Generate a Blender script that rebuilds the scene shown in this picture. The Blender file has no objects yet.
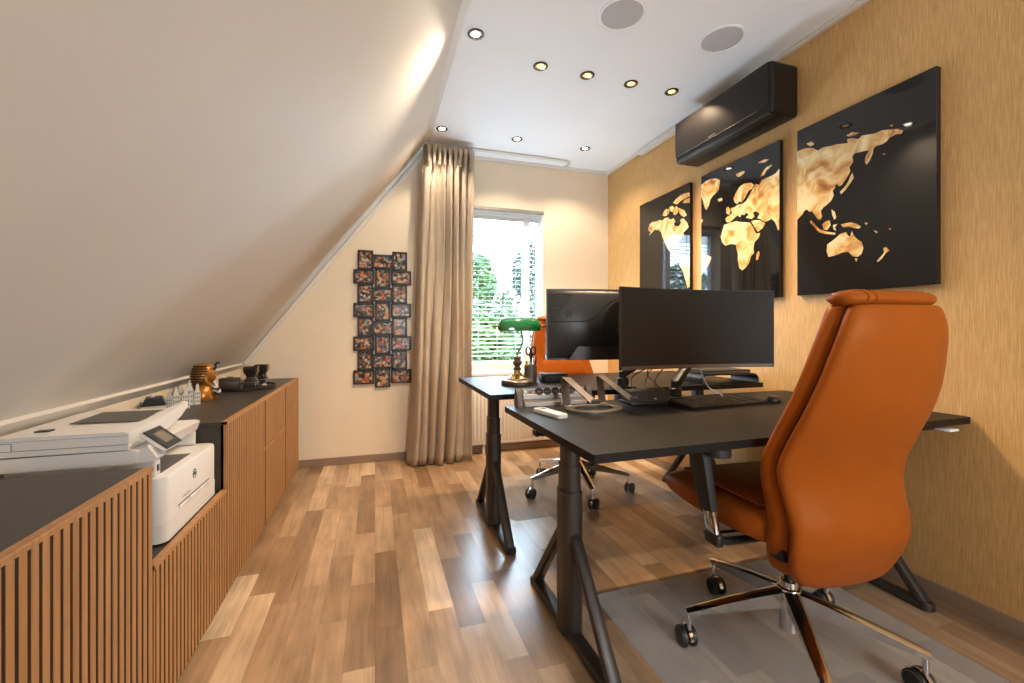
import bpy, bmesh, math, random
from math import sin, cos, pi, radians as rad
from mathutils import Vector as V, Matrix as M
from mathutils.geometry import delaunay_2d_cdt
random.seed(7)
C = bpy.context.scene.collection
D = bpy.data

# ------------------------------------------------------------------ camera constants
H = 1.08
YAW = math.atan(137 / 436)
ZC, XR, YB = 2.62, 2.17, 3.78          # ceiling, right wall, back wall
XK, ZK, XE = -0.975, 0.82, 0.39        # knee wall, bottom of the slope, slope meets ceiling
YR = -1.9                              # rear wall behind the viewer

def ray(u, v):
    dx = (u - 512) / 436; s, c = sin(YAW), cos(YAW)
    return (s + dx * c, c - dx * s, -(v - 331) / 436)
def on_x(u, v, x):
    r = ray(u, v); t = x / r[0]; return (t * r[1], H + t * r[2])

# ------------------------------------------------------------------ materials
def nodes(name):
    m = D.materials.new(name); m.use_nodes = True
    nt = m.node_tree; b = nt.nodes['Principled BSDF']
    return m, nt, b, nt.nodes, nt.links

def plain(name, col, rough=0.5, metal=0.0, var=0.06, scale=12.0, bump=0.0, bscale=200.0, spec=0.5, coat=0.0, trans=0.0, ior=1.5):
    m, nt, b, N, L = nodes(name)
    tc = N.new('ShaderNodeTexCoord'); nz = N.new('ShaderNodeTexNoise')
    nz.inputs['Scale'].default_value = scale; nz.inputs['Detail'].default_value = 4
    L.new(tc.outputs['Object'], nz.inputs['Vector'])
    r = N.new('ShaderNodeValToRGB')
    r.color_ramp.elements[0].position = 0.3; r.color_ramp.elements[1].position = 0.7
    r.color_ramp.elements[0].color = tuple(c * (1 - var) for c in col) + (1,)
    r.color_ramp.elements[1].color = tuple(min(1, c * (1 + var)) for c in col) + (1,)
    L.new(nz.outputs['Fac'], r.inputs['Fac']); L.new(r.outputs['Color'], b.inputs['Base Color'])
    b.inputs['Roughness'].default_value = rough; b.inputs['Metallic'].default_value = metal
    b.inputs['Specular IOR Level'].default_value = spec
    b.inputs['Coat Weight'].default_value = coat; b.inputs['Coat Roughness'].default_value = 0.05
    b.inputs['Transmission Weight'].default_value = trans; b.inputs['IOR'].default_value = ior
    if bump:
        n2 = N.new('ShaderNodeTexNoise'); n2.inputs['Scale'].default_value = bscale; n2.inputs['Detail'].default_value = 3
        L.new(tc.outputs['Object'], n2.inputs['Vector'])
        bp = N.new('ShaderNodeBump'); bp.inputs['Strength'].default_value = bump; bp.inputs['Distance'].default_value = 0.002
        L.new(n2.outputs['Fac'], bp.inputs['Height']); L.new(bp.outputs['Normal'], b.inputs['Normal'])
    return m

def emit(name, col, s):
    m, nt, b, N, L = nodes(name)
    b.inputs['Base Color'].default_value = tuple(col) + (1,)
    b.inputs['Emission Color'].default_value = tuple(col) + (1,); b.inputs['Emission Strength'].default_value = s
    return m

def math_node(N, L, op, a, b=None):
    n = N.new('ShaderNodeMath'); n.operation = op
    for i, x in enumerate((a, b)):
        if x is None: continue
        if isinstance(x, (int, float)): n.inputs[i].default_value = x
        else: L.new(x, n.inputs[i])
    return n.outputs[0]

def floor_mat():
    m, nt, b, N, L = nodes('laminate_planks')
    tc = N.new('ShaderNodeTexCoord'); sp = N.new('ShaderNodeSeparateXYZ'); L.new(tc.outputs['Object'], sp.inputs[0])
    W = 0.098
    row = math_node(N, L, 'FLOOR', math_node(N, L, 'DIVIDE', sp.outputs[0], W))
    wn = N.new('ShaderNodeTexWhiteNoise'); wn.noise_dimensions = '1D'; L.new(row, wn.inputs['W'])
    wl = N.new('ShaderNodeTexWhiteNoise'); wl.noise_dimensions = '1D'; L.new(math_node(N, L, 'ADD', row, 77.3), wl.inputs['W'])
    ln = math_node(N, L, 'ADD', math_node(N, L, 'MULTIPLY', wl.outputs['Value'], 0.35), 0.40)
    yy = math_node(N, L, 'DIVIDE', math_node(N, L, 'ADD', sp.outputs[1], math_node(N, L, 'MULTIPLY', wn.outputs['Value'], 3.0)), ln)
    col = math_node(N, L, 'FLOOR', yy)
    cb = N.new('ShaderNodeCombineXYZ'); L.new(row, cb.inputs[0]); L.new(col, cb.inputs[1])
    w2 = N.new('ShaderNodeTexWhiteNoise'); w2.noise_dimensions = '2D'; L.new(cb.outputs[0], w2.inputs['Vector'])
    rp = N.new('ShaderNodeValToRGB'); cr = rp.color_ramp
    cols = [(0.0, (.205, .120, .064)), (0.15, (.285, .172, .094)), (0.42, (.37, .232, .132)), (0.65, (.44, .29, .172)), (0.85, (.54, .38, .24)), (1.0, (.66, .50, .335))]
    cr.elements[0].position = 0; cr.elements[0].color = cols[0][1] + (1,)
    cr.elements[1].position = 1; cr.elements[1].color = cols[-1][1] + (1,)
    for p, c in cols[1:-1]:
        e = cr.elements.new(p); e.color = c + (1,)
    L.new(w2.outputs['Value'], rp.inputs['Fac'])
    # grain
    mp = N.new('ShaderNodeVectorMath'); mp.operation = 'MULTIPLY'; mp.inputs[1].default_value = (46, 3.2, 1)
    off = N.new('ShaderNodeVectorMath'); off.operation = 'ADD'; L.new(tc.outputs['Object'], off.inputs[0])
    sc = N.new('ShaderNodeVectorMath'); sc.operation = 'SCALE'; L.new(w2.outputs['Color'], sc.inputs[0]); sc.inputs['Scale'].default_value = 9
    L.new(sc.outputs[0], off.inputs[1]); L.new(off.outputs[0], mp.inputs[0])
    nz = N.new('ShaderNodeTexNoise'); nz.inputs['Scale'].default_value = 1; nz.inputs['Detail'].default_value = 6; nz.inputs['Distortion'].default_value = 0.8
    L.new(mp.outputs[0], nz.inputs['Vector'])
    mp2 = N.new('ShaderNodeVectorMath'); mp2.operation = 'MULTIPLY'; mp2.inputs[1].default_value = (9, 4, 1); L.new(off.outputs[0], mp2.inputs[0])
    n2 = N.new('ShaderNodeTexNoise'); n2.inputs['Scale'].default_value = 1; n2.inputs['Detail'].default_value = 3; L.new(mp2.outputs[0], n2.inputs['Vector'])
    g = math_node(N, L, 'ADD', math_node(N, L, 'MULTIPLY', nz.outputs['Fac'], 0.55), math_node(N, L, 'MULTIPLY', n2.outputs['Fac'], 0.65))
    g = math_node(N, L, 'ADD', math_node(N, L, 'MULTIPLY', math_node(N, L, 'SUBTRACT', g, 0.60), 1.7), 1.0)
    mp3 = N.new('ShaderNodeVectorMath'); mp3.operation = 'MULTIPLY'; mp3.inputs[1].default_value = (70, 1.6, 1); L.new(off.outputs[0], mp3.inputs[0])
    n3 = N.new('ShaderNodeTexNoise'); n3.inputs['Scale'].default_value = 1; n3.inputs['Detail'].default_value = 3; L.new(mp3.outputs[0], n3.inputs['Vector'])
    crk = math_node(N, L, 'MULTIPLY', math_node(N, L, 'GREATER_THAN', n3.outputs['Fac'], 0.735), 0.42)
    g = math_node(N, L, 'MULTIPLY', g, math_node(N, L, 'SUBTRACT', 1.0, crk))
    # plank edges
    fx = math_node(N, L, 'FRACT', math_node(N, L, 'DIVIDE', sp.outputs[0], W))
    fy = math_node(N, L, 'FRACT', yy)
    e1 = math_node(N, L, 'GREATER_THAN', fx, 0.012); e2 = math_node(N, L, 'GREATER_THAN', fy, 0.003)
    edge = math_node(N, L, 'ADD', math_node(N, L, 'MULTIPLY', math_node(N, L, 'MULTIPLY', e1, e2), 0.35), 0.65)
    g = math_node(N, L, 'MULTIPLY', g, edge)
    mx = N.new('ShaderNodeVectorMath'); mx.operation = 'SCALE'; L.new(rp.outputs['Color'], mx.inputs[0]); L.new(g, mx.inputs['Scale'])
    L.new(mx.outputs[0], b.inputs['Base Color'])
    b.inputs['Roughness'].default_value = 0.29; b.inputs['Specular IOR Level'].default_value = 0.85
    bp = N.new('ShaderNodeBump'); bp.inputs['Strength'].default_value = 0.12; bp.inputs['Distance'].default_value = 0.002
    L.new(g, bp.inputs['Height']); L.new(bp.outputs['Normal'], b.inputs['Normal'])
    return m

def streak_mat(name, c0, c1, scale, rough=0.6, bump=0.25, mid=None, rot=None):
    """fibres or grain: noise stretched by the vector scale"""
    m, nt, b, N, L = nodes(name)
    tc = N.new('ShaderNodeTexCoord'); mp = N.new('ShaderNodeVectorMath'); mp.operation = 'MULTIPLY'; mp.inputs[1].default_value = scale
    L.new(tc.outputs['Object'], mp.inputs[0])
    nz = N.new('ShaderNodeTexNoise'); nz.inputs['Scale'].default_value = 1; nz.inputs['Detail'].default_value = 5; nz.inputs['Roughness'].default_value = 0.65
    L.new(mp.outputs[0], nz.inputs['Vector'])
    r = N.new('ShaderNodeValToRGB'); r.color_ramp.elements[0].position = 0.3; r.color_ramp.elements[1].position = 0.72
    r.color_ramp.elements[0].color = tuple(c0) + (1,); r.color_ramp.elements[1].color = tuple(c1) + (1,)
    L.new(nz.outputs['Fac'], r.inputs['Fac']); L.new(r.outputs['Color'], b.inputs['Base Color'])
    b.inputs['Roughness'].default_value = rough
    bp = N.new('ShaderNodeBump'); bp.inputs['Strength'].default_value = bump; bp.inputs['Distance'].default_value = 0.002
    L.new(nz.outputs['Fac'], bp.inputs['Height']); L.new(bp.outputs['Normal'], b.inputs['Normal'])
    return m

def ramp_noise_mat(name, stops, scale, rough, detail=4, spec=0.5, dist=0.0, coat=0.0):
    m, nt, b, N, L = nodes(name)
    tc = N.new('ShaderNodeTexCoord'); nz = N.new('ShaderNodeTexNoise'); nz.inputs['Scale'].default_value = scale
    nz.inputs['Detail'].default_value = detail; nz.inputs['Distortion'].default_value = dist
    L.new(tc.outputs['Object'], nz.inputs['Vector'])
    r = N.new('ShaderNodeValToRGB'); cr = r.color_ramp
    cr.elements[0].position = stops[0][0]; cr.elements[0].color = stops[0][1] + (1,)
    cr.elements[1].position = stops[-1][0]; cr.elements[1].color = stops[-1][1] + (1,)
    for p, c in stops[1:-1]:
        e = cr.elements.new(p); e.color = c + (1,)
    L.new(nz.outputs['Fac'], r.inputs['Fac']); L.new(r.outputs['Color'], b.inputs['Base Color'])
    b.inputs['Roughness'].default_value = rough; b.inputs['Specular IOR Level'].default_value = spec
    b.inputs['Coat Weight'].default_value = coat; b.inputs['Coat Roughness'].default_value = 0.03
    return m

def photo_mat():
    m, nt, b, N, L = nodes('snapshot_print')
    tc = N.new('ShaderNodeTexCoord'); oi = N.new('ShaderNodeObjectInfo')
    sc = N.new('ShaderNodeVectorMath'); sc.operation = 'SCALE'; sc.inputs['Scale'].default_value = 31.0
    cb = N.new('ShaderNodeCombineXYZ')
    for i in range(3): L.new(oi.outputs['Random'], cb.inputs[i])
    L.new(cb.outputs[0], sc.inputs[0])
    ad = N.new('ShaderNodeVectorMath'); ad.operation = 'ADD'; L.new(tc.outputs['Object'], ad.inputs[0]); L.new(sc.outputs[0], ad.inputs[1])
    nz = N.new('ShaderNodeTexNoise'); nz.inputs['Scale'].default_value = 22; nz.inputs['Detail'].default_value = 3; L.new(ad.outputs[0], nz.inputs['Vector'])
    mixv = N.new('ShaderNodeVectorMath'); mixv.operation = 'MULTIPLY_ADD'; mixv.inputs[1].default_value = (0.03, 0.03, 0.03)
    L.new(nz.outputs['Color'], mixv.inputs[0]); L.new(ad.outputs[0], mixv.inputs[2])
    vo = N.new('ShaderNodeTexVoronoi'); vo.inputs['Scale'].default_value = 52; L.new(mixv.outputs[0], vo.inputs['Vector'])
    sx = N.new('ShaderNodeSeparateColor'); L.new(vo.outputs['Color'], sx.inputs[0])
    r = N.new('ShaderNodeValToRGB'); cr = r.color_ramp; cr.interpolation = 'CONSTANT'
    st = [(0, (.02, .015, .012)), (.2, (.22, .095, .035)), (.32, (.46, .37, .28)), (.42, (.09, .11, .10)), (.52, (.48, .15, .04)), (.64, (.03, .035, .025)), (.76, (.50, .25, .10)), (.86, (.24, .27, .28)), (.93, (.30, .04, .02))]
    cr.elements[0].position = 0; cr.elements[0].color = st[0][1] + (1,)
    cr.elements[1].position = st[1][0]; cr.elements[1].color = st[1][1] + (1,)
    for p, c in st[2:]:
        e = cr.elements.new(p); e.color = c + (1,)
    L.new(sx.outputs[0], r.inputs['Fac']); L.new(r.outputs['Color'], b.inputs['Base Color'])
    b.inputs['Roughness'].default_value = 0.25
    return m

def translucent_mat(name, col, alpha, rough):
    m, nt, b, N, L = nodes(name)
    nz = N.new('ShaderNodeTexNoise'); nz.inputs['Scale'].default_value = 30
    tc = N.new('ShaderNodeTexCoord'); L.new(tc.outputs['Object'], nz.inputs['Vector'])
    b.inputs['Base Color'].default_value = tuple(col) + (1,)
    L.new(math_node(N, L, 'ADD', math_node(N, L, 'MULTIPLY', nz.outputs['Fac'], 0.08), rough - 0.04), b.inputs['Roughness'])
    b.inputs['Alpha'].default_value = alpha
    return m

MT = {}
MT['floor'] = floor_mat()
MT['plaster'] = plain('white_plaster_slope_dimmed', (.645, .60, .535), 0.62, var=.015, scale=3, bump=.05, bscale=60)  # darker, warmer than the ceiling white: dimmer light put into the colour
MT['ceiling'] = plain('white_ceiling_daylit', (.88, .91, .94), 0.6, var=.01, scale=3)  # white lifted and blued, daylight on the ceiling put into the colour
MT['backwall'] = plain('cream_wall_paint', (.80, .685, .53), 0.7, var=.02, scale=3, bump=.05, bscale=80)
MT['wallpaper'] = streak_mat('grasscloth_wallpaper', (.43, .24, .075), (.69, .42, .165), (1, 260, 11), 0.62, 0.3)
MT['molding'] = plain('white_molding_paint', (.74, .71, .66), 0.45, var=.01)
MT['skirting'] = plain('taupe_skirting', (.27, .185, .125), 0.45, var=.06)
MT['wood'] = streak_mat('oak_veneer', (.30, .135, .044), (.46, .235, .088), (60, 60, 3), 0.5, 0.15)
MT['grooveshade'] = streak_mat('groove_shade_brown', (.022, .011, .005), (.035, .018, .009), (60, 60, 3), 0.7, 0.1)  # near-black backing, shade between the slats put into its colour
MT['slatshade'] = plain('slat_side_shade', (.060, .032, .015), 0.7, var=.15)  # dark tone for slat sides, painted shade of the gaps
MT['blacktop'] = plain('charcoal_laminate', (.038, .032, .026), 0.42, var=.10, scale=60)
MT['desktop'] = plain('black_desk_veneer', (.0095, .0080, .0068), 0.46, var=.2, scale=30, bump=.06, bscale=250, spec=.16)
MT['desksteel'] = plain('graphite_powder_steel', (.060, .052, .047), 0.42, metal=0.55, var=.06)
MT['black'] = plain('black_plastic', (.012, .012, .012), 0.4, var=.1)
MT['blackmatte'] = plain('matte_black_plastic', (.018, .017, .017), 0.6, var=.1)
MT['keycap'] = plain('charcoal_keycap', (.040, .038, .036), 0.5, var=.1)
MT['screen'] = plain('dark_screen_glass', (.013, .0128, .0128), 0.38, var=.05, spec=0.35)
MT['shell'] = plain('graphite_monitor_shell', (.026, .022, .020), 0.40, metal=0.1, var=.06, spec=.7)
MT['acfront'] = plain('anthracite_lacquer', (.0085, .0078, .0075), 0.36, var=.08, spec=.3)
MT['panel'] = plain('black_acrylic_panel', (.0075, .007, .007), 0.035, var=.1, spec=0.5, coat=0.0)
MT['map'] = ramp_noise_mat('burnt_parchment_print', [(.30, (.30, .11, .025)), (.40, (.55, .27, .08)), (.48, (.70, .45, .17)), (.60, (.82, .66, .36))], 12, 0.12, 5, coat=.5, dist=.8)
MT['leather'] = plain('cognac_leather', (.305, .073, .0085), 0.42, var=.05, scale=8, bump=.10, bscale=420, spec=.22)
MT['leather'].node_tree.nodes['Principled BSDF'].inputs['Specular Tint'].default_value = (1.0, .50, .22, 1)
MT['seam'] = plain('dark_seam', (.045, .012, .004), 0.7, var=.1)
MT['chrome'] = plain('polished_aluminium', (.70, .71, .73), 0.10, metal=1.0, var=.02)
MT['alu'] = plain('brushed_aluminium', (.32, .285, .25), 0.42, metal=1.0, var=.05)
MT['grey_metal'] = plain('warm_grey_aluminium', (.17, .145, .125), 0.48, metal=.7, var=.05)
MT['brass'] = plain('aged_brass', (.62, .40, .15), 0.22, metal=1.0, var=.12, scale=25)
MT['bronze'] = plain('dull_bronze', (.22, .17, .12), 0.35, metal=.9, var=.12, scale=25)
MT['green'] = plain('green_cased_glass', (.004, .165, .035), 0.08, var=.08, spec=.6, coat=.6)
MT['gold'] = plain('gilded_resin', (.42, .17, .028), 0.32, metal=.6, var=.25, scale=30)
MT['bluestripe'] = plain('black_enamel_stripe', (.022, .014, .010), 0.4, var=.1)
MT['whitestripe'] = plain('pale_enamel', (.62, .62, .68), 0.4, var=.04)
MT['printer'] = plain('white_printer_plastic', (.70, .675, .64), 0.45, var=.012)
MT['printergrey'] = plain('grey_printer_plastic', (.085, .080, .076), 0.45, var=.05)
MT['silver'] = plain('bright_silver_plastic', (.85, .84, .82), 0.22, var=.02)
MT['lcd'] = plain('dim_display', (.20, .16, .12), 0.2, var=.05)
MT['white'] = plain('white_plastic', (.74, .71, .66), 0.4, var=.015)
MT['winwhite'] = plain('white_window_lacquer', (.78, .80, .82), 0.35, var=.01)
MT['slat'] = plain('white_blind_slat', (.80, .82, .84), 0.4, var=.01)
MT['radiator'] = plain('radiator_enamel', (.74, .70, .64), 0.35, var=.01)
MT['curtain'] = streak_mat('taupe_velvet_curtain', (.34, .27, .20), (.47, .39, .30), (40, 40, 5), 0.75, 0.2)
MT['mat'] = translucent_mat('frosted_polycarbonate', (.66, .64, .61), 0.34, 0.14)
MT['photo'] = photo_mat()
MT['frame'] = plain('black_photo_frame', (.014, .011, .009), 0.35, var=.1)
MT['speaker'] = plain('grey_speaker_mesh', (.50, .50, .52), 0.7, var=.08, scale=400, bump=.4, bscale=700)
MT['darkwood'] = streak_mat('dark_walnut', (.035, .016, .008), (.085, .040, .018), (8, 60, 60), 0.45, 0.1)
MT['tray'] = plain('dark_brown_tray', (.030, .023, .018), 0.45, var=.1)
MT['smoke'] = plain('smoked_glass', (.030, .026, .023), 0.10, var=.1, spec=.7)
MT['candle'] = plain('cream_wax', (.72, .62, .48), 0.5, var=.03)
MT['ivory'] = plain('ivory_ceramic', (.72, .66, .54), 0.35, var=.03)
MT['facade'] = plain('grey_facade', (.30, .31, .30), 0.5, var=.1)
MT['roofblack'] = plain('black_glazed_roof', (.012, .012, .014), 0.3, var=.1)
MT['yellow'] = plain('yellow_plastic', (.75, .60, .05), 0.4)
MT['ring'] = plain('dark_nickel_ring', (.10, .085, .075), 0.25, metal=.9)
MT['bulb_white'] = emit('lit_bulb_white', (1.0, .90, .74), 30)
MT['bulb_amber'] = emit('lit_bulb_amber', (1.0, .56, .20), 2.6)
MT['leaf'] = ramp_noise_mat('garden_leaves', [(.3, (.004, .022, .002)), (.5, (.013, .047, .0045)), (.7, (.040, .088, .011))], 2.5, 0.6)
MT['leaf_dark'] = ramp_noise_mat('evergreen_leaves', [(.3, (.0018, .009, .003)), (.5, (.004, .019, .007)), (.7, (.012, .036, .012))], 2.5, 0.6)
MT['bark'] = plain('bark', (.10, .07, .045), 0.9, var=.3)
MT['bounceground'] = ramp_noise_mat('pale_bounce_ground', [(.3, (.34, .33, .31)), (.7, (.46, .45, .42))], 3, 0.9)  # unseen ground, made pale to bounce daylight up to the ceiling
m, nt, b, N, L = nodes('window_glass')
g = N.new('ShaderNodeBsdfTransparent'); gl = N.new('ShaderNodeBsdfGlossy'); gl.inputs['Roughness'].default_value = 0.02
fr = N.new('ShaderNodeFresnel'); fr.inputs['IOR'].default_value = 1.45; mx = N.new('ShaderNodeMixShader')
L.new(fr.outputs[0], mx.inputs[0]); L.new(g.outputs[0], mx.inputs[1]); L.new(gl.outputs[0], mx.inputs[2]); L.new(mx.outputs[0], N['Material Output'].inputs[0])
MT['glass'] = m

# ------------------------------------------------------------------ mesh helpers
def T(loc=(0, 0, 0), rx=0, ry=0, rz=0):
    return M.Translation(V(loc)) @ M.Rotation(rz, 4, 'Z') @ M.Rotation(ry, 4, 'Y') @ M.Rotation(rx, 4, 'X')
def merge(bm, t, mat=None):
    me = D.meshes.new('tmp'); t.to_mesh(me); t.free()
    if mat is not None: me.transform(mat)
    bm.from_mesh(me); D.meshes.remove(me)
def box(bm, lo, hi, r=0.0, seg=2, mat=None):
    t = bmesh.new(); bmesh.ops.create_cube(t, size=1)
    for v in t.verts:
        for i in range(3): v.co[i] = lo[i] + (v.co[i] + .5) * (hi[i] - lo[i])
    if r > 0: bmesh.ops.bevel(t, geom=t.edges[:], offset=r, segments=seg, affect='EDGES', profile=.5)
    merge(bm, t, mat)
def loft(bm, rings, caps=True, closed=True):
    vs = [[bm.verts.new(p) for p in r] for r in rings]
    n = len(rings[0])
    for a, b in zip(vs, vs[1:]):
        for i in range(n if closed else n - 1):
            j = (i + 1) % n
            bm.faces.new((a[i], a[j], b[j], b[i]))
    if caps and closed:
        bm.faces.new(vs[0][::-1]); bm.faces.new(vs[-1])
    return vs
def lathe(bm, prof, seg=24, mat=None, caps=True):
    t = bmesh.new()
    loft(t, [[V((r * cos(2 * pi * i / seg), r * sin(2 * pi * i / seg), z)) for i in range(seg)] for r, z in prof], caps)
    merge(bm, t, mat)
def tube(bm, pts, r, seg=8, caps=True, flat=None):
    pts = [V(p) for p in pts]; rr = r if isinstance(r, (list, tuple)) else [r] * len(pts)
    rings = []; up = None
    for i, p in enumerate(pts):
        d = (pts[min(i + 1, len(pts) - 1)] - pts[max(i - 1, 0)]).normalized()
        if up is None:
            up = V((0, 0, 1)) if abs(d.z) < .9 else V((0, 1, 0))
        x = d.cross(up).normalized(); y = x.cross(d).normalized(); up = y
        k = flat if flat else 1.0
        rings.append([p + rr[i] * (cos(2 * pi * q / seg) * x + k * sin(2 * pi * q / seg) * y) for q in range(seg)])
    loft(bm, rings, caps)
def beam(bm, a, b, wa, ha, wb=None, hb=None, up=(0, 0, 1), r=0.0):
    """rectangular bar from a to b"""
    a, b = V(a), V(b); wb = wa if wb is None else wb; hb = ha if hb is None else hb
    d = (b - a).normalized(); x = d.cross(V(up)).normalized(); y = x.cross(d)
    t = bmesh.new()
    loft(t, [[p + sx * w * x / 2 + sy * h * y / 2 for sx, sy in ((-1, -1), (1, -1), (1, 1), (-1, 1))] for p, w, h in ((a, wa, ha), (b, wb, hb))])
    if r > 0: bmesh.ops.bevel(t, geom=t.edges[:], offset=r, segments=2, affect='EDGES', profile=.5)
    merge(bm, t)
def prism(bm, poly, depth, mat=None):
    """poly in local xy, extruded 0..depth along z"""
    t = bmesh.new()
    a = [t.verts.new((x, y, 0)) for x, y in poly]; b = [t.verts.new((x, y, depth)) for x, y in poly]
    n = len(poly)
    t.faces.new(a[::-1]); t.faces.new(b)
    for i in range(n): t.faces.new((a[i], a[(i + 1) % n], b[(i + 1) % n], b[i]))
    merge(bm, t, mat)
def smooth_path(pts, n=6):
    pts = [V(p) for p in pts]; out = []
    for i in range(len(pts) - 1):
        p0 = pts[max(i - 1, 0)]; p1 = pts[i]; p2 = pts[i + 1]; p3 = pts[min(i + 2, len(pts) - 1)]
        for k in range(n):
            t = k / n
            out.append(.5 * ((2 * p1) + (-p0 + p2) * t + (2 * p0 - 5 * p1 + 4 * p2 - p3) * t * t + (-p0 + 3 * p1 - 3 * p2 + p3) * t ** 3))
    out.append(pts[-1]); return out
def round_rect(w, h, r, n=6, cx=0, cy=0):
    out = []
    for k, (sx, sy) in enumerate(((1, 1), (-1, 1), (-1, -1), (1, -1))):
        for i in range(n + 1):
            a = k * pi / 2 + i / n * pi / 2
            out.append((cx + sx * (w / 2 - r) + r * cos(a), cy + sy * (h / 2 - r) + r * sin(a)))
    return out
def obj(name, bm, mat, parent=None, smooth=True, angle=35, loc=None):
    bmesh.ops.recalc_face_normals(bm, faces=bm.faces[:])
    me = D.meshes.new(name); bm.to_mesh(me); bm.free()
    me.materials.append(MT[mat])
    if smooth and len(me.polygons):
        me.polygons.foreach_set('use_smooth', [True] * len(me.polygons))
        try: me.set_sharp_from_angle(angle=rad(angle))
        except Exception: pass
    o = D.objects.new(name, me); C.objects.link(o)
    if parent: o.parent = parent
    if loc: o.location = loc
    return o
def tag(o, label, cat, group=None):
    o['label'] = label; o['category'] = cat
    if group: o['group'] = group
    return o
def thing(name, label, cat, loc=(0, 0, 0), rz=0, group=None):
    o = D.objects.new(name, None); C.objects.link(o); o.empty_display_size = .05
    o.location = loc; o.rotation_euler = (0, 0, rz)
    return tag(o, label, cat, group)
def struct(name, bm, mat, parent=None, smooth=False):
    o = obj(name, bm, mat, parent, smooth)
    if not parent: o['kind'] = 'structure'
    return o
def B(): return bmesh.new()
def one(f, *a, **k):
    bm = B(); f(bm, *a, **k); return bm
def copy_tree(src, parent=None):
    c = src.copy(); C.objects.link(c)
    if parent: c.parent = parent
    for ch in list(src.children): copy_tree(ch, c)
    return c
def text_mesh(body, size, depth=0.0006, shear=0.0):
    cu = D.curves.new('txt', 'FONT'); cu.body = body; cu.size = size; cu.extrude = depth; cu.shear = shear
    cu.align_x = 'CENTER'; cu.align_y = 'CENTER'
    o = D.objects.new('txt', cu); C.objects.link(o)
    dg = bpy.context.evaluated_depsgraph_get()
    me = D.meshes.new_from_object(o.evaluated_get(dg))
    bm = B(); bm.from_mesh(me); D.objects.remove(o); D.curves.remove(cu); D.meshes.remove(me)
    return bm

# ------------------------------------------------------------------ room shell
struct('floor', one(box, (XK - .05, YR, -.1), (XR + .1, YB + .05, 0)), 'floor')
struct('ceiling', one(box, (XE - .06, YR, ZC), (XR + .1, YB + .3, ZC + .1)), 'ceiling')
bm = B()
sl = V((XE - XK, 0, ZC - ZK)).normalized(); nrm = V((-sl.z, 0, sl.x))
a, b_ = V((XK, 0, ZK)) - sl * .12, V((XE, 0, ZC)) + sl * 0.0
pr = [a, b_, b_ + nrm * .1, a + nrm * .1]
loft(bm, [[V((p.x, y, p.z)) for p in pr] for y in (YR, YB + .3)])
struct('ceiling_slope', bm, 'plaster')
struct('wall_left', one(box, (XK - .1, YR, 0), (XK, YB + .05, ZK + .02)), 'backwall')
struct('wall_right', one(box, (XR, YR, 0), (XR + .1, YB + .3, ZC)), 'wallpaper')
# back wall with a window opening
WX0, WX1, WZ0, WZ1 = 0.765, 1.49, 0.70, 2.19
bm = B(); y0, y1 = YB, YB + .16
box(bm, (WX1, y0, 0), (XR + .1, y1, ZC)); box(bm, (WX0, y0, 0), (WX1, y1, WZ0)); box(bm, (WX0, y0, WZ1), (WX1, y1, ZC))
def slope_z(x): return ZK + (x - XK) * (ZC - ZK) / (XE - XK)
prism(bm, [(XK - .1, 0), (WX0, 0), (WX0, ZC + .05), (XE, ZC + .05), (XK - .1, slope_z(XK - .1) + .05)], -.16, T((0, YB, 0), rx=pi / 2))
struct('wall_back', bm, 'backwall')
# rear wall behind the viewer
bm = B()
prism(bm, [(XK - .1, 0), (XR + .1, 0), (XR + .1, ZC + .05), (XE, ZC + .05), (XK - .1, slope_z(XK - .1) + .05)], -.12, T((0, YR - .12, 0), rx=pi / 2))
struct('wall_rear', bm, 'backwall')
RX0, RX1, RZ0, RZ1 = 0.55, 1.95, 0.75, 2.25
w2 = D.objects.new('added_window', None); C.objects.link(w2); w2['kind'] = 'structure'  # unseen window added behind the viewer to carry the fill lamp
bm = B()
for q in ((RX0, RX0 + .06, RZ0, RZ1), (RX1 - .06, RX1, RZ0, RZ1), (RX0 + .06, RX1 - .06, RZ0, RZ0 + .06), (RX0 + .06, RX1 - .06, RZ1 - .06, RZ1)):
    box(bm, (q[0], YR - .001, q[2]), (q[1], YR + .02, q[3]))
struct('window_frame', bm, 'winwhite', w2)
struct('added_blind', one(box, (RX0 + .06, YR - .001, RZ0 + .06), (RX1 - .06, YR + .006, RZ1 - .06)), 'slat', w2)  # blind pane of the added window
# skirtings, crown and battens
struct('baseboard_right', one(box, (XR - .014, YR, 0), (XR, YB, .062), .002), 'skirting')
bm = B(); box(bm, (XK, YB - .014, 0), (XR - .014, YB, .062), .002)
struct('baseboard_back', bm, 'skirting')
bm = B(); box(bm, (XR - .022, YR, ZC - .022), (XR, YB, ZC)); box(bm, (XR - .036, YR, ZC - .010), (XR - .022, YB, ZC))
struct('trim_1', bm, 'molding')
bm = B(); box(bm, (XE, YB - .022, ZC - .022), (XR - .022, YB, ZC)); box(bm, (XE, YB - .034, ZC - .010), (XR - .03, YB - .022, ZC))
struct('trim_2', bm, 'molding')
bm = B(); beam(bm, (XK + .028, YB - .008, ZK + .01), (XE + .012, YB - .008, ZC - .02), .016, .022, up=(nrm.x, 0, nrm.z))
struct('trim_3', bm, 'molding')
bm = B(); inn = V((sl.z, 0, -sl.x)); e0 = V((XK, 0, ZK)) - sl * .030; e1 = e0 + sl * .052
loft(bm, [[V((p.x, y, p.z)) for p in (e0, e1, e1 + inn * .016, e0 + inn * .016)] for y in (YR, YB - .012)])
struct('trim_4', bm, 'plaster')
struct('trim_5', one(box, (XE - .006, YR, ZC - .006), (XE + .034, YB - .03, ZC), .002), 'molding')
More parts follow.
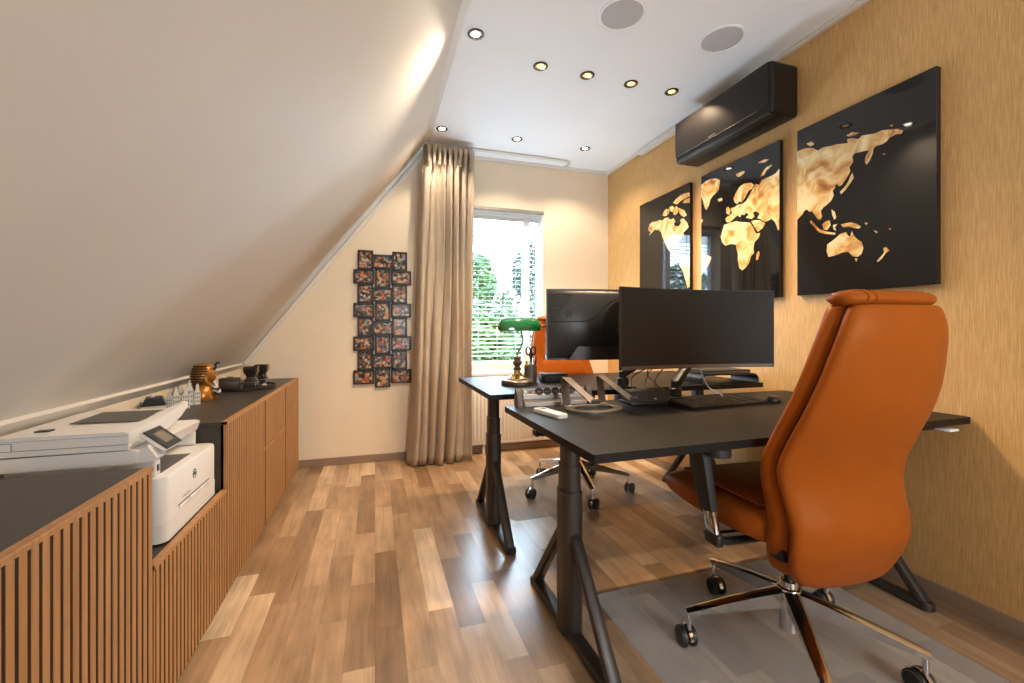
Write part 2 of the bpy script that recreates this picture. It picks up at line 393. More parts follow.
tag(obj('cable_duct', one(box, (XR - .05, 2.55, ZC - .052), (XR, 3.20, ZC - .022), .002), 'molding'),
    'short white cable duct running along the top of the grasscloth wall beside the air conditioner', 'cable duct')

# ------------------------------------------------------------------ window
win = D.objects.new('window_1', None); C.objects.link(win); win['kind'] = 'structure'
YF = YB + .085
bm = B()
for q in ((WX0, WX0 + .045, WZ0 + .0851, WZ1 - .0501), (WX1 - .018, WX1, WZ0 + .0851, WZ1 - .0501), (WX0, WX1, WZ0 + .007, WZ0 + .085), (WX0, WX1, WZ1 - .05, WZ1), (1.328, 1.388, WZ0 + .0851, WZ1 - .0501)):
    box(bm, (q[0], YF, q[2]), (q[1], YF + .06, q[3]), .003)
struct('window_frame', bm, 'winwhite', win)
struct('pane', one(box, (WX0 + .01, YF + .048, WZ0 + .05), (WX1 - .01, YF + .052, WZ1 - .03)), 'glass', win)
struct('window_sill', one(box, (WX0, YB - .025, WZ0 - .02), (WX1 + .02, YF, WZ0 + .006), .004), 'winwhite', win)
struct('window_lining', one(box, (WX1 - .006, YB + .001, WZ0), (WX1 - .0005, YF, WZ1)), 'winwhite', win)
struct('window_head', one(box, (WX0, YB - .012, WZ1 - .028), (WX1 + .006, YB + .02, WZ1), .003), 'alu', win)

def blind(x0, x1, label):
    t = thing('venetian_blind', label, 'blind', ((x0 + x1) / 2, YF + .022, 0), group='venetian blinds in the window')
    w = (x1 - x0) / 2
    obj('head_rail', one(box, (-w, -.014, 2.105), (w, .020, 2.14), .003), 'winwhite', t)
    zz = 2.09; n = 0
    bm = B()
    while zz > .815:
        step = .039 if zz < 2.03 else .017
        box(bm, (-w + .002, -.023, zz - .0012), (w - .002, .023, zz + .0012), mat=T((0, 0, 0)) @ M.Translation(V((0, 0, zz))) @ M.Rotation(rad(5 if zz < 2.03 else 24), 4, 'X') @ M.Translation(V((0, 0, -zz))))
        zz -= step; n += 1
    o = obj('slats', bm, 'slat', t, smooth=False)
    o['kind'] = 'stuff'
    obj('bottom_rail', one(box, (-w, -.011, .79), (w, .011, .806), .003), 'winwhite', t)
    bm = B()
    for x in ([-w * .7, 0, w * .7] if w > .1 else [0]): tube(bm, [(x, -.0245, .80), (x, -.0245, 2.11)], .0012, 5)
    obj('ladder_cord', bm, 'winwhite', t)
    return t
t = blind(WX0 + .05, 1.326, 'wide white venetian blind with half open slats behind the brass lamp')
obj('tilt_wand', one(tube, [(.06, -.030, 2.10), (.06, -.031, .82)], .0035, 8), 'grey_metal', t)
blind(1.390, WX1 - .020, 'narrow white venetian blind in the slim light of the window by the wall corner')

# radiator under the window
t = thing('radiator', 'white ribbed panel radiator under the window behind the far desk', 'radiator', (0, YB, 0))
bm = B(); rx0, rx1 = .79, 1.86
box(bm, (rx0, -.085, .09), (rx1, -.030, .585), .006)
x = rx0 + .03
obj('body', bm, 'radiator', t)
bm = B()
while x < rx1 - .03:
    box(bm, (x - .012, -.0935, .125), (x + .012, -.084, .545), .005); x += .0335
obj('ribs', bm, 'radiator', t)
bm = B(); x = rx0 + .0135
while x < rx1 - .02:
    box(bm, (x - .005, -.0865, .100), (x + .011, -.0845, .112)); x += .0335
obj('air_slots', bm, 'white', t)
for x in (rx0 + .12, rx1 - .12):
    obj('bracket', one(box, (x - .012, -.05, .25), (x + .012, -.001, .45)), 'radiator', t)
    obj('foot', one(box, (x - .009, -.06, .0), (x + .009, -.042, .095)), 'radiator', t)

# curtain and rail
t = thing('curtain', 'floor length taupe curtain with pinch pleats bunched beside the window', 'curtain', (0, 0, 0))
bm = B(); NU, NV = 260, 46; grid = []
for j in range(NV + 1):
    v = j / NV; z = .012 + v * (ZC - .030 - .012)
    x0 = .235 + (.372 - .235) * v ** .8; x1 = .742 + (.782 - .742) * v
    row = []
    for i in range(NU + 1):
        u = i / NU
        ph = u * 7 * 2 * pi
        amp = .072 * (1 - .35 * v) * (.75 + .35 * sin(u * 11 + 1.3))
        low = .02 * sin(u * 23 + v * 2.4) * (1 - v) + .010 * sin(ph * 2.1 + 5 * v)
        if v > .93:
            k = (v - .93) / .07; amp = amp * (1 - .55 * k) ; low += .008 * sin(ph * 3) * k
        y = 3.575 + amp * (sin(ph + .5 * sin(3 * v + u * 5)) ** 1) + low + .015 * v
        xx = x0 + (x1 - x0) * u + .020 * (1 - .4 * v) * cos(ph + .6) + .006 * sin(6 * v + 9 * u)
        row.append(bm.verts.new((xx, y, z)))
    grid.append(row)
for j in range(NV):
    for i in range(NU): bm.faces.new((grid[j][i], grid[j][i + 1], grid[j + 1][i + 1], grid[j + 1][i]))
o = obj('drape', bm, 'curtain', t, angle=80); md = o.modifiers.new('thick', 'SOLIDIFY'); md.thickness = .004
bm = B()
for k in range(9):
    x = .392 + (.772 - .392) * (k + .5) / 9
    for dx in (-.012, 0, .012):
        tube(bm, [(x + dx * 1.2, 3.535, 2.585), (x + dx, 3.515, 2.55), (x + dx * .35, 3.512, 2.50), (x + dx * .6, 3.53, 2.42)], [.007, .008, .006, .002], 8)
obj('pinch_pleats', bm, 'curtain', t)
bm = B()
path = smooth_path([(.36, 3.60, ZC - .012), (.8, 3.60, ZC - .012), (1.3, 3.60, ZC - .012), (1.60, 3.605, ZC - .012), (1.675, 3.63, ZC - .012), (1.70, 3.69, ZC - .012), (1.70, 3.77, ZC - .012)], 6)
tube(bm, path, .016, 8, flat=.7)
tag(obj('curtain_rail', bm, 'white'), 'white ceiling mounted curtain rail curving round to the wall over the window', 'curtain rail')

# ------------------------------------------------------------------ downlights
def downlight(x, y, label, amber=False, group='recessed downlights', power=20, cone=None):
    t = thing('downlight', label, 'ceiling light', (x, y, ZC), group=group)
    bm = B(); seg = 28
    lathe(bm, [(.030, 0), (.043, 0), (.0435, -.003), (.040, -.0055), (.032, -.0055), (.030, -.002)], seg, caps=False)
    bm.faces.ensure_lookup_table()
    obj('trim_ring', bm, 'ring' if not amber else 'black', t)
    obj('bulb', one(lathe, [(.0001, -.0015), (.015, -.0018), (.0215, -.0012), (.0215, -.0004)], 20), 'bulb_amber' if amber else 'bulb_white', t)
    obj('reflector', one(lathe, [(.0218, -.0010), (.031, -.0035), (.031, -.0003), (.0218, -.0003)], 24, None, False), 'chrome' if not amber else 'brass', t)
    l = D.lights.new('downlight_beam', 'SPOT'); l.energy = power; l.spot_size = rad(cone or (120 if not amber else 116)); l.spot_blend = .55
    l.shadow_soft_size = .016; l.color = (1.0, .82, .61) if not amber else (1.0, .70, .43)
    lo = D.objects.new('beam', l); C.objects.link(lo); lo.parent = t; lo.location = (0, 0, -.012)
    return t
PW, PA = 60, 44
downlight(.499, 2.213, 'bright white downlight alone near the sloping ceiling, starry glare', power=PW, cone=142)
for k, x in enumerate((.918, 1.219, 1.520, 1.820)):
    downlight(x, 2.368, 'dim amber downlight with dark ring, ' + ['first of the row of four counted from the slope', 'second of the row of four counted from the slope', 'third of the row of four counted from the slope', 'last of the row of four by the air conditioner'][k], True, power=PA)
for k, x in enumerate((.486, 1.087, 1.691)):
    downlight(x, 3.325, ['white downlight directly in front of the curtain top', 'white downlight in front of the curtain rail above the window', 'white downlight in front of the bare wall beyond the curtain rail'][k], power=PW * .40, cone=124)
# ceiling speakers
for x, y, lab in ((1.145, 1.861, 'round grey ceiling speaker nearer the sloping side of the ceiling'), (1.746, 1.862, 'round grey ceiling speaker beside the air conditioner')):
    t = thing('ceiling_speaker', lab, 'speaker', (x, y, ZC), group='round ceiling speakers')
    obj('rim', one(lathe, [(.100, 0), (.114, 0), (.115, -.004), (.111, -.007), (.103, -.007), (.100, -.004)], 48, None, False), 'ceiling', t)
    obj('grille', one(lathe, [(.0001, -.0062), (.05, -.0060), (.095, -.0052), (.1015, -.0040), (.1015, -.0005)], 48), 'speaker', t)

# ------------------------------------------------------------------ air conditioner
t = thing('air_conditioner', 'long anthracite wall mounted air conditioner high above the map panels', 'air conditioner', (XR, 2.15, 2.365))
obj('body', one(box, (-.195, -.383, -.14), (-.001, .383, .14), .022, 4), 'acfront', t)
obj('front_panel', one(box, (-.203, -.372, -.098), (-.192, .372, .132), .005, 3), 'acfront', t)
obj('vent_flap', one(box, (-.198, -.366, -.132), (-.150, .366, -.104), .006, 2, T((0, 0, 0), ry=rad(-4))), 'black', t)
bm = B(); box(bm, (-.2045, -.30, -.1005), (-.2025, .372, -.0985)); obj('silver_line', bm, 'alu', t)
bm = text_mesh('DAIKIN', .016); bmesh.ops.transform(bm, matrix=T((-.2034, 0.03, -.088)) @ M.Rotation(-pi / 2, 4, 'Z') @ M.Rotation(pi / 2, 4, 'X'), verts=bm.verts)
obj('badge', bm, 'alu', t)

# ------------------------------------------------------------------ world map panels
PX = XR - .028
def zoomed(pts, ox, oy, s): return [on_x(ox + a / s, oy + c / s, PX) for a, c in pts]
R_ = lambda p: zoomed(p, 790, 60, 2.845)
M_ = lambda p: zoomed(p, 696, 138, 4.267)
L_ = lambda p: zoomed(p, 636, 182, 6.217)
right_land = [R_(p) for p in (
 [(18,262),(40,252),(65,250),(80,258),(95,248),(115,245),(130,240),(150,238),(165,236),(163,225),(180,222),(195,225),(205,215),(225,212),(245,208),(262,200),(285,198),(305,196),(322,200),(318,210),(300,212),(282,222),(275,232),(262,240),(245,245),(238,252),(236,265),(228,285),(218,298),(213,290),(216,272),(225,258),(215,258),(200,262),(185,265),(178,275),(180,290),(170,305),(172,315),(165,330),(155,345),(148,355),(140,360),(132,352),(128,365),(122,372),(125,385),(118,400),(105,412),(95,420),(88,430),(92,445),(86,455),(78,452),(70,440),(62,430),(55,432),(48,425),(40,430),(35,440),(18,455)],
 [(178,320),(182,335),(172,350),(160,368),(145,382),(142,375),(155,362),(166,345),(172,330)],
 [(60,455),(72,468),(85,482),(105,488),(130,492),(128,497),(100,495),(82,490),(68,474),(58,462)],
 [(92,468),(100,460),(113,456),(116,470),(106,484),(96,482)], [(118,425),(128,432),(132,448),(126,455),(120,440)],
 [(122,470),(135,466),(128,476),(132,486),(124,482)],
 [(145,468),(160,464),(175,462),(190,466),(202,474),(196,480),(182,478),(168,474),(152,476)],
 [(150,492),(160,490),(165,500),(172,502),(176,486),(182,500),(192,510),(204,518),(209,535),(204,552),(192,560),(178,558),(165,545),(148,548),(130,556),(110,560),(104,545),(106,525),(120,515),(132,505),(142,496)],
 [(184,565),(193,565),(189,574)], [(266,535),(275,532),(283,542),(272,550),(262,565),(250,575),(247,572),(258,560),(268,548)],
 [(46,238),(62,232),(70,240),(58,246)], [(160,215),(178,205),(197,207),(185,214),(170,218)], [(282,186),(294,183),(290,190)],
 [(212,462),(222,464),(216,469)], [(238,484),(250,489),(246,493)], [(280,480),(288,478),(286,484)], [(262,268),(272,266),(270,269)])]
mid_land = [M_(p) for p in (
 [(18,203),(40,185),(62,175),(85,172),(103,180),(100,200),(98,220),(85,235),(70,250),(62,262),(55,290),(46,308),(38,300),(30,270),(18,250)],
 [(92,262),(110,255),(114,265),(98,273)], [(170,155),(190,145),(208,140),(205,152),(185,166),(175,165)],
 [(275,165),(285,145),(300,125),(325,112),(325,118),(300,140),(290,160)], [(262,108),(290,92),(312,90),(295,104)],
 [(128,300),(138,292),(148,310),(142,328),(130,322)],
 [(160,260),(170,235),(185,210),(205,195),(235,190),(248,200),(240,215),(225,225),(215,245),(205,262),(195,275),(185,270),(175,282),(165,275)],
 [(125,345),(135,335),(145,330),(155,320),(148,300),(165,295),(180,285),(200,280),(215,268),(230,240),(240,222),(255,195),(270,200),(280,180),(300,170),(320,162),(340,150),(362,128),(362,388),(350,395),(345,375),(335,355),(322,345),(310,352),(296,358),(275,346),(262,342),(272,322),(255,312),(243,318),(250,335),(238,346),(212,340),(225,328),(215,318),(205,330),(195,325),(188,338),(178,330),(165,340),(155,350),(145,360),(130,360)],
 [(120,370),(145,362),(170,355),(190,358),(215,360),(232,362),(245,385),(258,408),(275,405),(268,425),(250,445),(245,470),(248,490),(235,505),(228,530),(215,550),(198,565),(185,555),(178,520),(180,495),(172,470),(170,455),(150,452),(125,460),(112,445),(107,425),(112,400),(118,380)],
 [(236,355),(252,350),(275,352),(296,364),(285,385),(265,400),(257,392),(247,375)],
 [(258,495),(268,482),(272,495),(265,520),(256,522)], [(18,505),(35,495),(50,500),(66,508),(60,530),(45,555),(30,575),(18,590)], [(18,345),(30,352),(18,367)])]
left_land = [L_(p) for p in (
 [(75,290),(85,262),(105,248),(130,245),(150,235),(165,240),(180,225),(200,220),(215,235),(235,225),(245,245),(235,260),(245,275),(265,275),(280,255),(275,235),(295,225),(320,255),(328,280),(310,300),(295,315),(300,330),(285,345),(270,365),(255,378),(252,398),(235,395),(215,400),(212,420),(225,440),(240,436),(230,450),(205,425),(190,400),(178,375),(165,345),(158,315),(140,300),(118,295),(100,315),(80,335),(92,310),(80,305)],
 [(165,210),(175,180),(192,165),(208,172),(205,195),(185,212)], [(208,158),(225,148),(240,160),(228,186),(212,180)], [(235,170),(250,150),(268,165),(262,190),(245,205),(232,200)],
 [(266,160),(285,170),(300,175),(316,205),(300,220),(282,208),(268,190)], [(230,130),(250,105),(280,80),(310,68),(332,66),(333,90),(300,105),(275,120),(255,140)],
 [(290,128),(308,108),(334,100),(334,128),(310,132)], [(270,500),(280,465),(300,450),(336,462),(336,650),(320,660),(305,605),(290,550),(275,525)])]
def map_panel(y0, y1, land, label):
    """y0 far edge, y1 near edge"""
    z0, z1 = 1.268, 2.142
    t = thing('map_art_panel', label, 'wall art', (XR, (y0 + y1) / 2, z0), group='three black panels of a world map')
    cy = (y0 + y1) / 2
    obj('acrylic_panel', one(box, (PX - XR, y1 - cy, 0), (-.001, y0 - cy, z1 - z0), .0015, 1), 'panel', t, smooth=False)
    bm = B()
    for poly in land:
        pts = [V((PX - XR - .0006, min(max(y, y1 + .001), y0 - .001) - cy, min(max(z, z0 + .002), z1 - .002) - z0)) for y, z in poly]
        n = len(pts)
        vv, ee, ff, _a, _b, _c = delaunay_2d_cdt([V((p.y, p.z)) for p in pts], [(i, (i + 1) % n) for i in range(n)], [], 1, 1e-5)
        nv = [bm.verts.new((pts[0].x, q.x, q.y)) for q in vv]
        for f in ff: bm.faces.new([nv[i] for i in f])
    o = obj('continents', bm, 'map', t, smooth=False)
    return t
map_panel(1.758, 1.154, right_land, 'large black map panel showing Asia and Australia, nearest the orange chair')
map_panel(2.473, 1.863, mid_land, 'black map panel in the middle of three, with Europe and Africa, under the air conditioner')
map_panel(3.204, 2.586, left_land, 'black map panel with North America, closest to the window wall')

# ------------------------------------------------------------------ photo collage
t = thing('photo_collage', 'tall collage of black picture frames holding colour snapshots on the cream wall', 'picture frame', (.062, YB, .64))
cols_ = [-.140, 0.0, .140]
ph, pw_ = .165, .115   # portrait frame height, width
def pframe(cx, cz, w, h):
    bm = B(); bw = .0135
    for q in ((-w / 2, -w / 2 + bw, -h / 2, h / 2), (w / 2 - bw, w / 2, -h / 2, h / 2), (-w / 2, w / 2, -h / 2, -h / 2 + bw), (-w / 2, w / 2, h / 2 - bw, h / 2)):
        box(bm, (q[0], -.022, q[2]), (q[1], -.001, q[3]), .002, 1)
    f = obj('frame', bm, 'frame', t, smooth=False, loc=(cx, 0, cz))
    bm = B(); box(bm, (-w / 2 + bw - .001, -.010, -h / 2 + bw - .001), (w / 2 - bw + .001, -.002, h / 2 - bw + .001))
    obj('photo', bm, 'photo', f, smooth=False)
for c in range(3):
    top = 1.102 - (.030 if c == 1 else 0)
    for r in range(8):
        portrait = (r + c) % 2 == 0
        w, h = (.120, .158) if portrait else (.162, .1165)
        dx = 0 if c == 1 else (.004 if c == 0 else -.004) * (1 if portrait else -2)
        pframe(cols_[c] + dx, top - h / 2, w, h - .001)
        top -= h

# ------------------------------------------------------------------ cabinets
XF = -.552
def slatted(name, y0, y1, z0, z1, parent, first=True):
    """door 22 mm thick with vertical slats, front at x=0 (local), y relative"""
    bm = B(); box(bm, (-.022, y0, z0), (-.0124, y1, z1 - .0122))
    o = obj(name, bm, 'grooveshade', parent, smooth=False)
    bm = B()
    n = max(1, round((y1 - y0 - .012) / .0266)); p = (y1 - y0 - .012) / n
    for i in range(n):
        ys = y0 + .012 + i * p
        box(bm, (-.0125, ys, z0), (0, ys + .0180 * p / .0266, z1 - .012), .0010, 1)
    box(bm, (-.022, y0, z1 - .012), (0, y1, z1), .001, 1)
    if first: box(bm, (-.022, y0, z0), (0, y0 + .006, z1), .001, 1)
    so = obj('slats', bm, 'wood', o, smooth=False)
    so.data.materials.append(MT['slatshade'])
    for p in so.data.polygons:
        if abs(p.normal.x) < .5 and p.center.z < z1 - .0125 and p.center.y > y0 + .0065: p.material_index = 1  # side faces take the dark tone, gap shade as colour
    return o
def carcass(y0, y1, z0, z1, depth=.40):
    bm = B(); box(bm, (-.022 - depth, y0, z0), (-.0225, y1, z1)); return bm
def feet(t, ys):
    for y in ys:
        for x in (-.09, -.38): obj('foot', one(box, (x - .022, y - .02, 0), (x + .022, y + .02, .0499)), 'black', t, smooth=False)
# near low sideboard
t = thing('cabinet', 'slatted oak sideboard unit nearest the viewer, full height with charcoal top', 'cabinet', (XF, 0, 0))
obj('body', carcass(.17, 1.37, .05, .708), 'blacktop', t, smooth=False)
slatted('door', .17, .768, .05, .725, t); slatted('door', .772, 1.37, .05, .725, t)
feet(t, (.25, 1.30))
tag(obj('worktop', one(box, (XK - XF + .003, .17, .7085), (-.0222, 1.37, .7245), .001, 1), 'blacktop', loc=(XF, 0, 0)), 'charcoal worktop in front of the printer on the nearest sideboard unit', 'worktop')
# mid unit under the printer
t = thing('cabinet', 'low slatted oak cabinet unit that carries the white printer', 'cabinet', (XF, 0, 0))
obj('body', carcass(1.372, 1.958, .05, .452), 'blacktop', t, smooth=False)
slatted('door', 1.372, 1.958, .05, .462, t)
feet(t, (1.90,))
# far units
t = thing('cabinet', 'oak sideboard unit with one tall slatted door beside the printer niche', 'cabinet', (XF, 0, 0))
obj('body', carcass(1.962, 2.580, .05, .708), 'blacktop', t, smooth=False)
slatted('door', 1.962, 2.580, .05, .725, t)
feet(t, (2.05,))
t = thing('cabinet', 'oak sideboard unit split by a drawer line, in the middle of the far run', 'cabinet', (XF, 0, 0))
obj('body', carcass(2.583, 3.134, .05, .708), 'blacktop', t, smooth=False)
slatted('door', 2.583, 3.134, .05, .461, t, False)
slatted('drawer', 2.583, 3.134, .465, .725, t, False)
feet(t, (2.85,))
t = thing('cabinet', 'oak sideboard unit against the cream end wall', 'cabinet', (XF, 0, 0))
obj('body', carcass(3.137, 3.64, .05, .708), 'blacktop', t, smooth=False)
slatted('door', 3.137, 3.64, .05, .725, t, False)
feet(t, (3.56,))
tag(obj('worktop', one(box, (XK - XF + .003, 1.962, .7085), (-.0222, 3.64, .7245), .001, 1), 'blacktop', loc=(XF, 0, 0)), 'long charcoal worktop under the golden bust and the round tray', 'worktop')
ZT = .7245

# ------------------------------------------------------------------ printer
t = thing('printer', 'white multifunction laser printer in the niche of the slatted sideboard', 'printer', (0, 0, .4525))
zb = .4525
bm = B()
rr = lambda w, d, r: round_rect(w, d, r, 5, -.772, 1.735)
loft(bm, [[V((x, y, z)) for x, y in rr(w, d, r)] for z, w, d, r in ((.0615, .375, .43, .03), (.190, .375, .43, .03), (.1965, .370, .425, .028), (.1985, .36, .415, .026))])
obj('body', bm, 'printer', t)
bm = B(); prism(bm, round_rect(.378, .434, .03, 5, -.772, 1.735), .055, T((0, 0, .006)))
obj('paper_drawer', bm, 'printer', t)
bm = B(); box(bm, (-.90, 1.60, 0), (-.62, 1.90, .006)); obj('foot', bm, 'black', t)
bm = B(); box(bm, (-.955, 1.530, .1987), (-.712, 1.940, .2495), .004); obj('upper_body', bm, 'printer', t)
obj('side_pillar', one(box, (-.7118, 1.527, .1990), (-.612, 1.562, .2495), .005), 'printer', t); obj('side_pillar', one(box, (-.7118, 1.920, .1990), (-.648, 1.940, .2495), .004), 'printer', t)
obj('output_tray', one(box, (-.71, 1.575, .1988), (-.615, 1.79, .2005), .001), 'printergrey', t)
bm = B(); prism(bm, [(-.956, .250), (-.956, .287), (-.655, .289), (-.640, .284), (-.650, .250)], -.455, T((0, 1.500, 0), rx=pi / 2)); obj('scanner', bm, 'printer', t)
bm = B(); prism(bm, [(-.650, .252), (-.641, .286), (-.622, .300), (-.598, .262), (-.606, .252)], -.055, T((0, 1.503, 0), rx=pi / 2)); obj('panel_bracket', bm, 'printer', t)
st = [(1.500, .2915, .3425), (1.56, .2915, .343), (1.66, .293, .3465), (1.76, .303, .354), (1.85, .322, .362), (1.900, .344, .3695), (1.907, .348, .368)]
flat = lambda y: .3425 + .005 * min(1, (y - 1.5) / .3)
bm = B(); loft(bm, [[V((-.956, y, .2915 if y < 1.86 else .300)), V((-.956, y, flat(y) if y < 1.9 else .345)), V((-.716, y, flat(y) if y < 1.9 else .346)), V((-.676, y, a2)), V((-.664, y, a2 - .003)), V((-.664, y, a1)), V((-.70, y, .2915 if y < 1.86 else a1 - .002))] for y, a1, a2 in st])
obj('lid', bm, 'printer', t)
bm = B(); prism(bm, [(-.876, 1.648), (-.700, 1.640), (-.690, 1.846), (-.890, 1.850)], .0014, T((0, 0, .3474))); obj('feeder_tray', bm, 'printergrey', t)
bm = B(); box(bm, (-.905, 1.555, .3445), (-.872, 1.580, .3475)); obj('paper_stop', bm, 'black', t)
bm = B(); box(bm, (-.9555, 1.4985, .3065), (-.666, 1.5003, .3075)); box(bm, (-.9555, 1.4985, .3318), (-.666, 1.5003, .3324)); box(bm, (-.920, 1.4985, .3075), (-.919, 1.5003, .328)); box(bm, (-.9555, 1.4985, .3272), (-.919, 1.5003, .3283))
obj('panel_gaps', bm, 'printergrey', t)
cp = T((-.6125, 1.575, .306), ry=rad(40.5))
bm = B(); box(bm, (-.040, -.052, -.011), (.040, .052, -.0005), .003, 2, cp); obj('control_panel', bm, 'white', t)
bm = B(); box(bm, (-.0395, -.0515, 0), (.0395, .0515, .0035), .0015, 1, cp); cpan = obj('touch_screen', bm, 'black', t)
bm = B(); box(bm, (-.022, -.026, .0036), (.020, .030, .0042), 0, 1, cp); obj('display', bm, 'lcd', cpan)
bm = B(); box(bm, (-.6125, 1.536, .215), (-.6105, 1.550, .234), .0008); obj('usb_port', bm, 'black', t)
fx = -.5845
bm = B()
tt = bmesh.new(); lathe(tt, [(.0125, 0), (.0152, 0), (.0152, .001), (.0125, .001)], 32, None, False); merge(bm, tt, T((fx + .0002, 1.735, .145), ry=pi / 2))
tt = text_mesh('hp', .019, .0005, .25); merge(bm, tt, T((fx + .0006, 1.735, .1465), rz=pi / 2, rx=0) @ M.Rotation(pi / 2, 4, 'X'))
obj('logo', bm, 'printergrey', t)
for k in range(3):
    y0 = 1.615 + k * .083
    obj('drawer_grip', one(box, (fx - .002, y0, .068), (fx + .0025, y0 + .074, .082), .002), 'silver', t)
bm = B(); box(bm, (fx - .001, 1.605, .082), (fx + .001, 1.87, .086)); obj('grip_shadow_gap', bm, 'printergrey', t)
bm = B(); box(bm, (fx + .0002, 1.64, .098), (fx + .0006, 1.70, .101)); obj('model_mark', bm, 'printergrey', t)

# ------------------------------------------------------------------ things on the long worktop
# miniature canal houses
hs = [(-.918, 2.275, .082, .09, .068, 'gable'), (-.893, 2.365, .028, .05, .080, 'spout'), (-.868, 2.365, .030, .05, .104, 'step'), (-.838, 2.385, .030, .05, .100, 'neck'), (-.885, 2.465, .030, .05, .100, 'spout'), (-.856, 2.480, .030, .05, .120, 'step'), (-.829, 2.495, .024, .05, .100, 'neck')]
lab = ['low ivory miniature house with a long black roof, behind the printer tray', 'small ivory miniature house with pointed gable next to the long roofed one', 'ivory miniature canal house with stepped gable in the front row', 'ivory miniature canal house with rounded neck gable, tallest of the front row', 'ivory miniature canal house with pointed gable in the rear group', 'tallest ivory miniature canal house with stepped gable in the rear group', 'ivory miniature canal house right against the golden bust']
for (x, y, w, d, h, kind), lb in zip(hs, lab):
    t = thing('miniature_house', lb, 'figurine', (x, y, ZT), rz=rad(20), group='miniature canal houses on the worktop')
    hb = h * .62
    if kind == 'gable': hb = h * .5
    obj('house_body', one(box, (-w / 2, -d / 2 + .003, 0), (w / 2, d / 2, hb), .001, 1), 'ivory', t, smooth=False)
    if kind == 'gable':
        fp = [(-w / 2, 0), (w / 2, 0), (w / 2, hb), (-w / 2, hb)]
    elif kind == 'spout': fp = [(-w / 2, 0), (w / 2, 0), (w / 2, hb), (w * .15, h * .95), (w * .15, h), (-w * .15, h), (-w * .15, h * .95), (-w / 2, hb)]
    elif kind == 'step': fp = [(-w / 2, 0), (w / 2, 0), (w / 2, hb), (w * .36, hb), (w * .36, hb * 1.2), (w * .22, hb * 1.2), (w * .22, hb * 1.42), (w * .1, hb * 1.42), (w * .1, h), (-w * .1, h), (-w * .1, hb * 1.42), (-w * .22, hb * 1.42), (-w * .22, hb * 1.2), (-w * .36, hb * 1.2), (-w * .36, hb), (-w / 2, hb)]
    else: fp = [(-w / 2, 0), (w / 2, 0), (w / 2, hb), (w * .28, hb * 1.12), (w * .26, hb * 1.45), (w * .14, h), (-w * .14, h), (-w * .26, hb * 1.45), (-w * .28, hb * 1.12), (-w / 2, hb)]
    bm = B(); prism(bm, fp, .004, T((0, -d / 2 + .003, 0), rx=pi / 2)); obj('facade', bm, 'ivory', t, smooth=False)
    bm = B()
    rows = 3 if kind != 'gable' else 1
    for r in range(rows):
        for c in (-1, 0, 1):
            zz = hb * (.16 + .3 * r); box(bm, (c * w * .29 - w * .09, -d / 2 - .0016, zz), (c * w * .29 + w * .09, -d / 2 - .0006, zz + hb * .19))
    obj('windows', bm, 'facade', t, smooth=False)
    bm = B()
    if kind == 'gable':
        prism(bm, [(-w / 2 - .002, hb), (w / 2 + .002, hb), (w / 2 - .012, h), (-w / 2 + .016, h)], d, T((0, d / 2, 0), rx=pi / 2))
    else: prism(bm, [(-w / 2, hb), (w / 2, hb), (0, h * .95)], d - .006, T((0, d / 2, 0), rx=pi / 2))
    obj('roof', bm, 'roofblack', t, smooth=False)
    if kind == 'gable':
        obj('chimney', one(box, (-.012, -.006, h), (.004, .006, h + .016), .001), 'ivory', t)

# golden pharaoh bust (faces local +x)
t = thing('pharaoh_bust', 'golden bust of a pharaoh with dark striped headdress at the corner of the worktop', 'statue', (-.846, 2.650, ZT), rz=rad(4)); t.scale = (1.12, 1.10, 1.02)
def ring(cx, cz, rx, ry, n=56, tilt=0, p=2.4):
    out = []
    for i in range(n):
        a = 2 * pi * i / n; ca, sa = cos(a), sin(a)
        x = rx * math.copysign(abs(ca) ** (2 / p), ca); y = ry * math.copysign(abs(sa) ** (2 / p), sa)
        out.append(V((cx + x, y, cz + tilt * x)))
    return out
bm = B()   # shoulders and chest
loft(bm, [ring(-.002, 0, .046, .074), ring(-.002, .012, .048, .078), ring(-.003, .045, .046, .076), ring(-.004, .066, .038, .062), ring(-.004, .080, .026, .040), ring(0, .092, .020, .028)])
obj('shoulders', bm, 'gold', t, angle=70)
bm = B()   # headdress: wide at the back and sides
loft(bm, [ring(-.026, .052, .022, .040), ring(-.024, .075, .028, .050), ring(-.016, .10, .037, .055), ring(-.010, .13, .042, .052), ring(-.006, .152, .042, .044), ring(-.006, .170, .034, .034), ring(-.008, .181, .020, .020), ring(-.008, .184, .006, .006)])
nem = obj('headdress', bm, 'gold', t, angle=70)
bm = B()
for k in range(10):
    z = .060 + k * .0122
    f = [(.052, .022, .040, -.026), (.075, .028, .050, -.024), (.10, .037, .055, -.016), (.13, .042, .052, -.010), (.152, .042, .044, -.006), (.170, .034, .034, -.006), (.181, .02, .02, -.008)]
    for (z0, a0, b0, c0), (z1, a1, b1, c1) in zip(f, f[1:]):
        if z0 <= z <= z1:
            q = (z - z0) / (z1 - z0); rx_, ry_, cx_ = a0 + q * (a1 - a0), b0 + q * (b1 - b0), c0 + q * (c1 - c0)
            pts = ring(cx_, z, rx_ + .0012, ry_ + .0012, 56)[9:48]
            tube(bm, pts, .0040, 6)
obj('stripes', bm, 'bluestripe', nem)
bm = B()   # face
loft(bm, [ring(.018, .086, .010, .012), ring(.020, .094, .018, .019), ring(.022, .106, .022, .024), ring(.020, .120, .0245, .028), ring(.018, .136, .0245, .029), ring(.014, .150, .0225, .027), ring(.012, .156, .016, .020)])
hd = obj('face', bm, 'gold', t, angle=70)
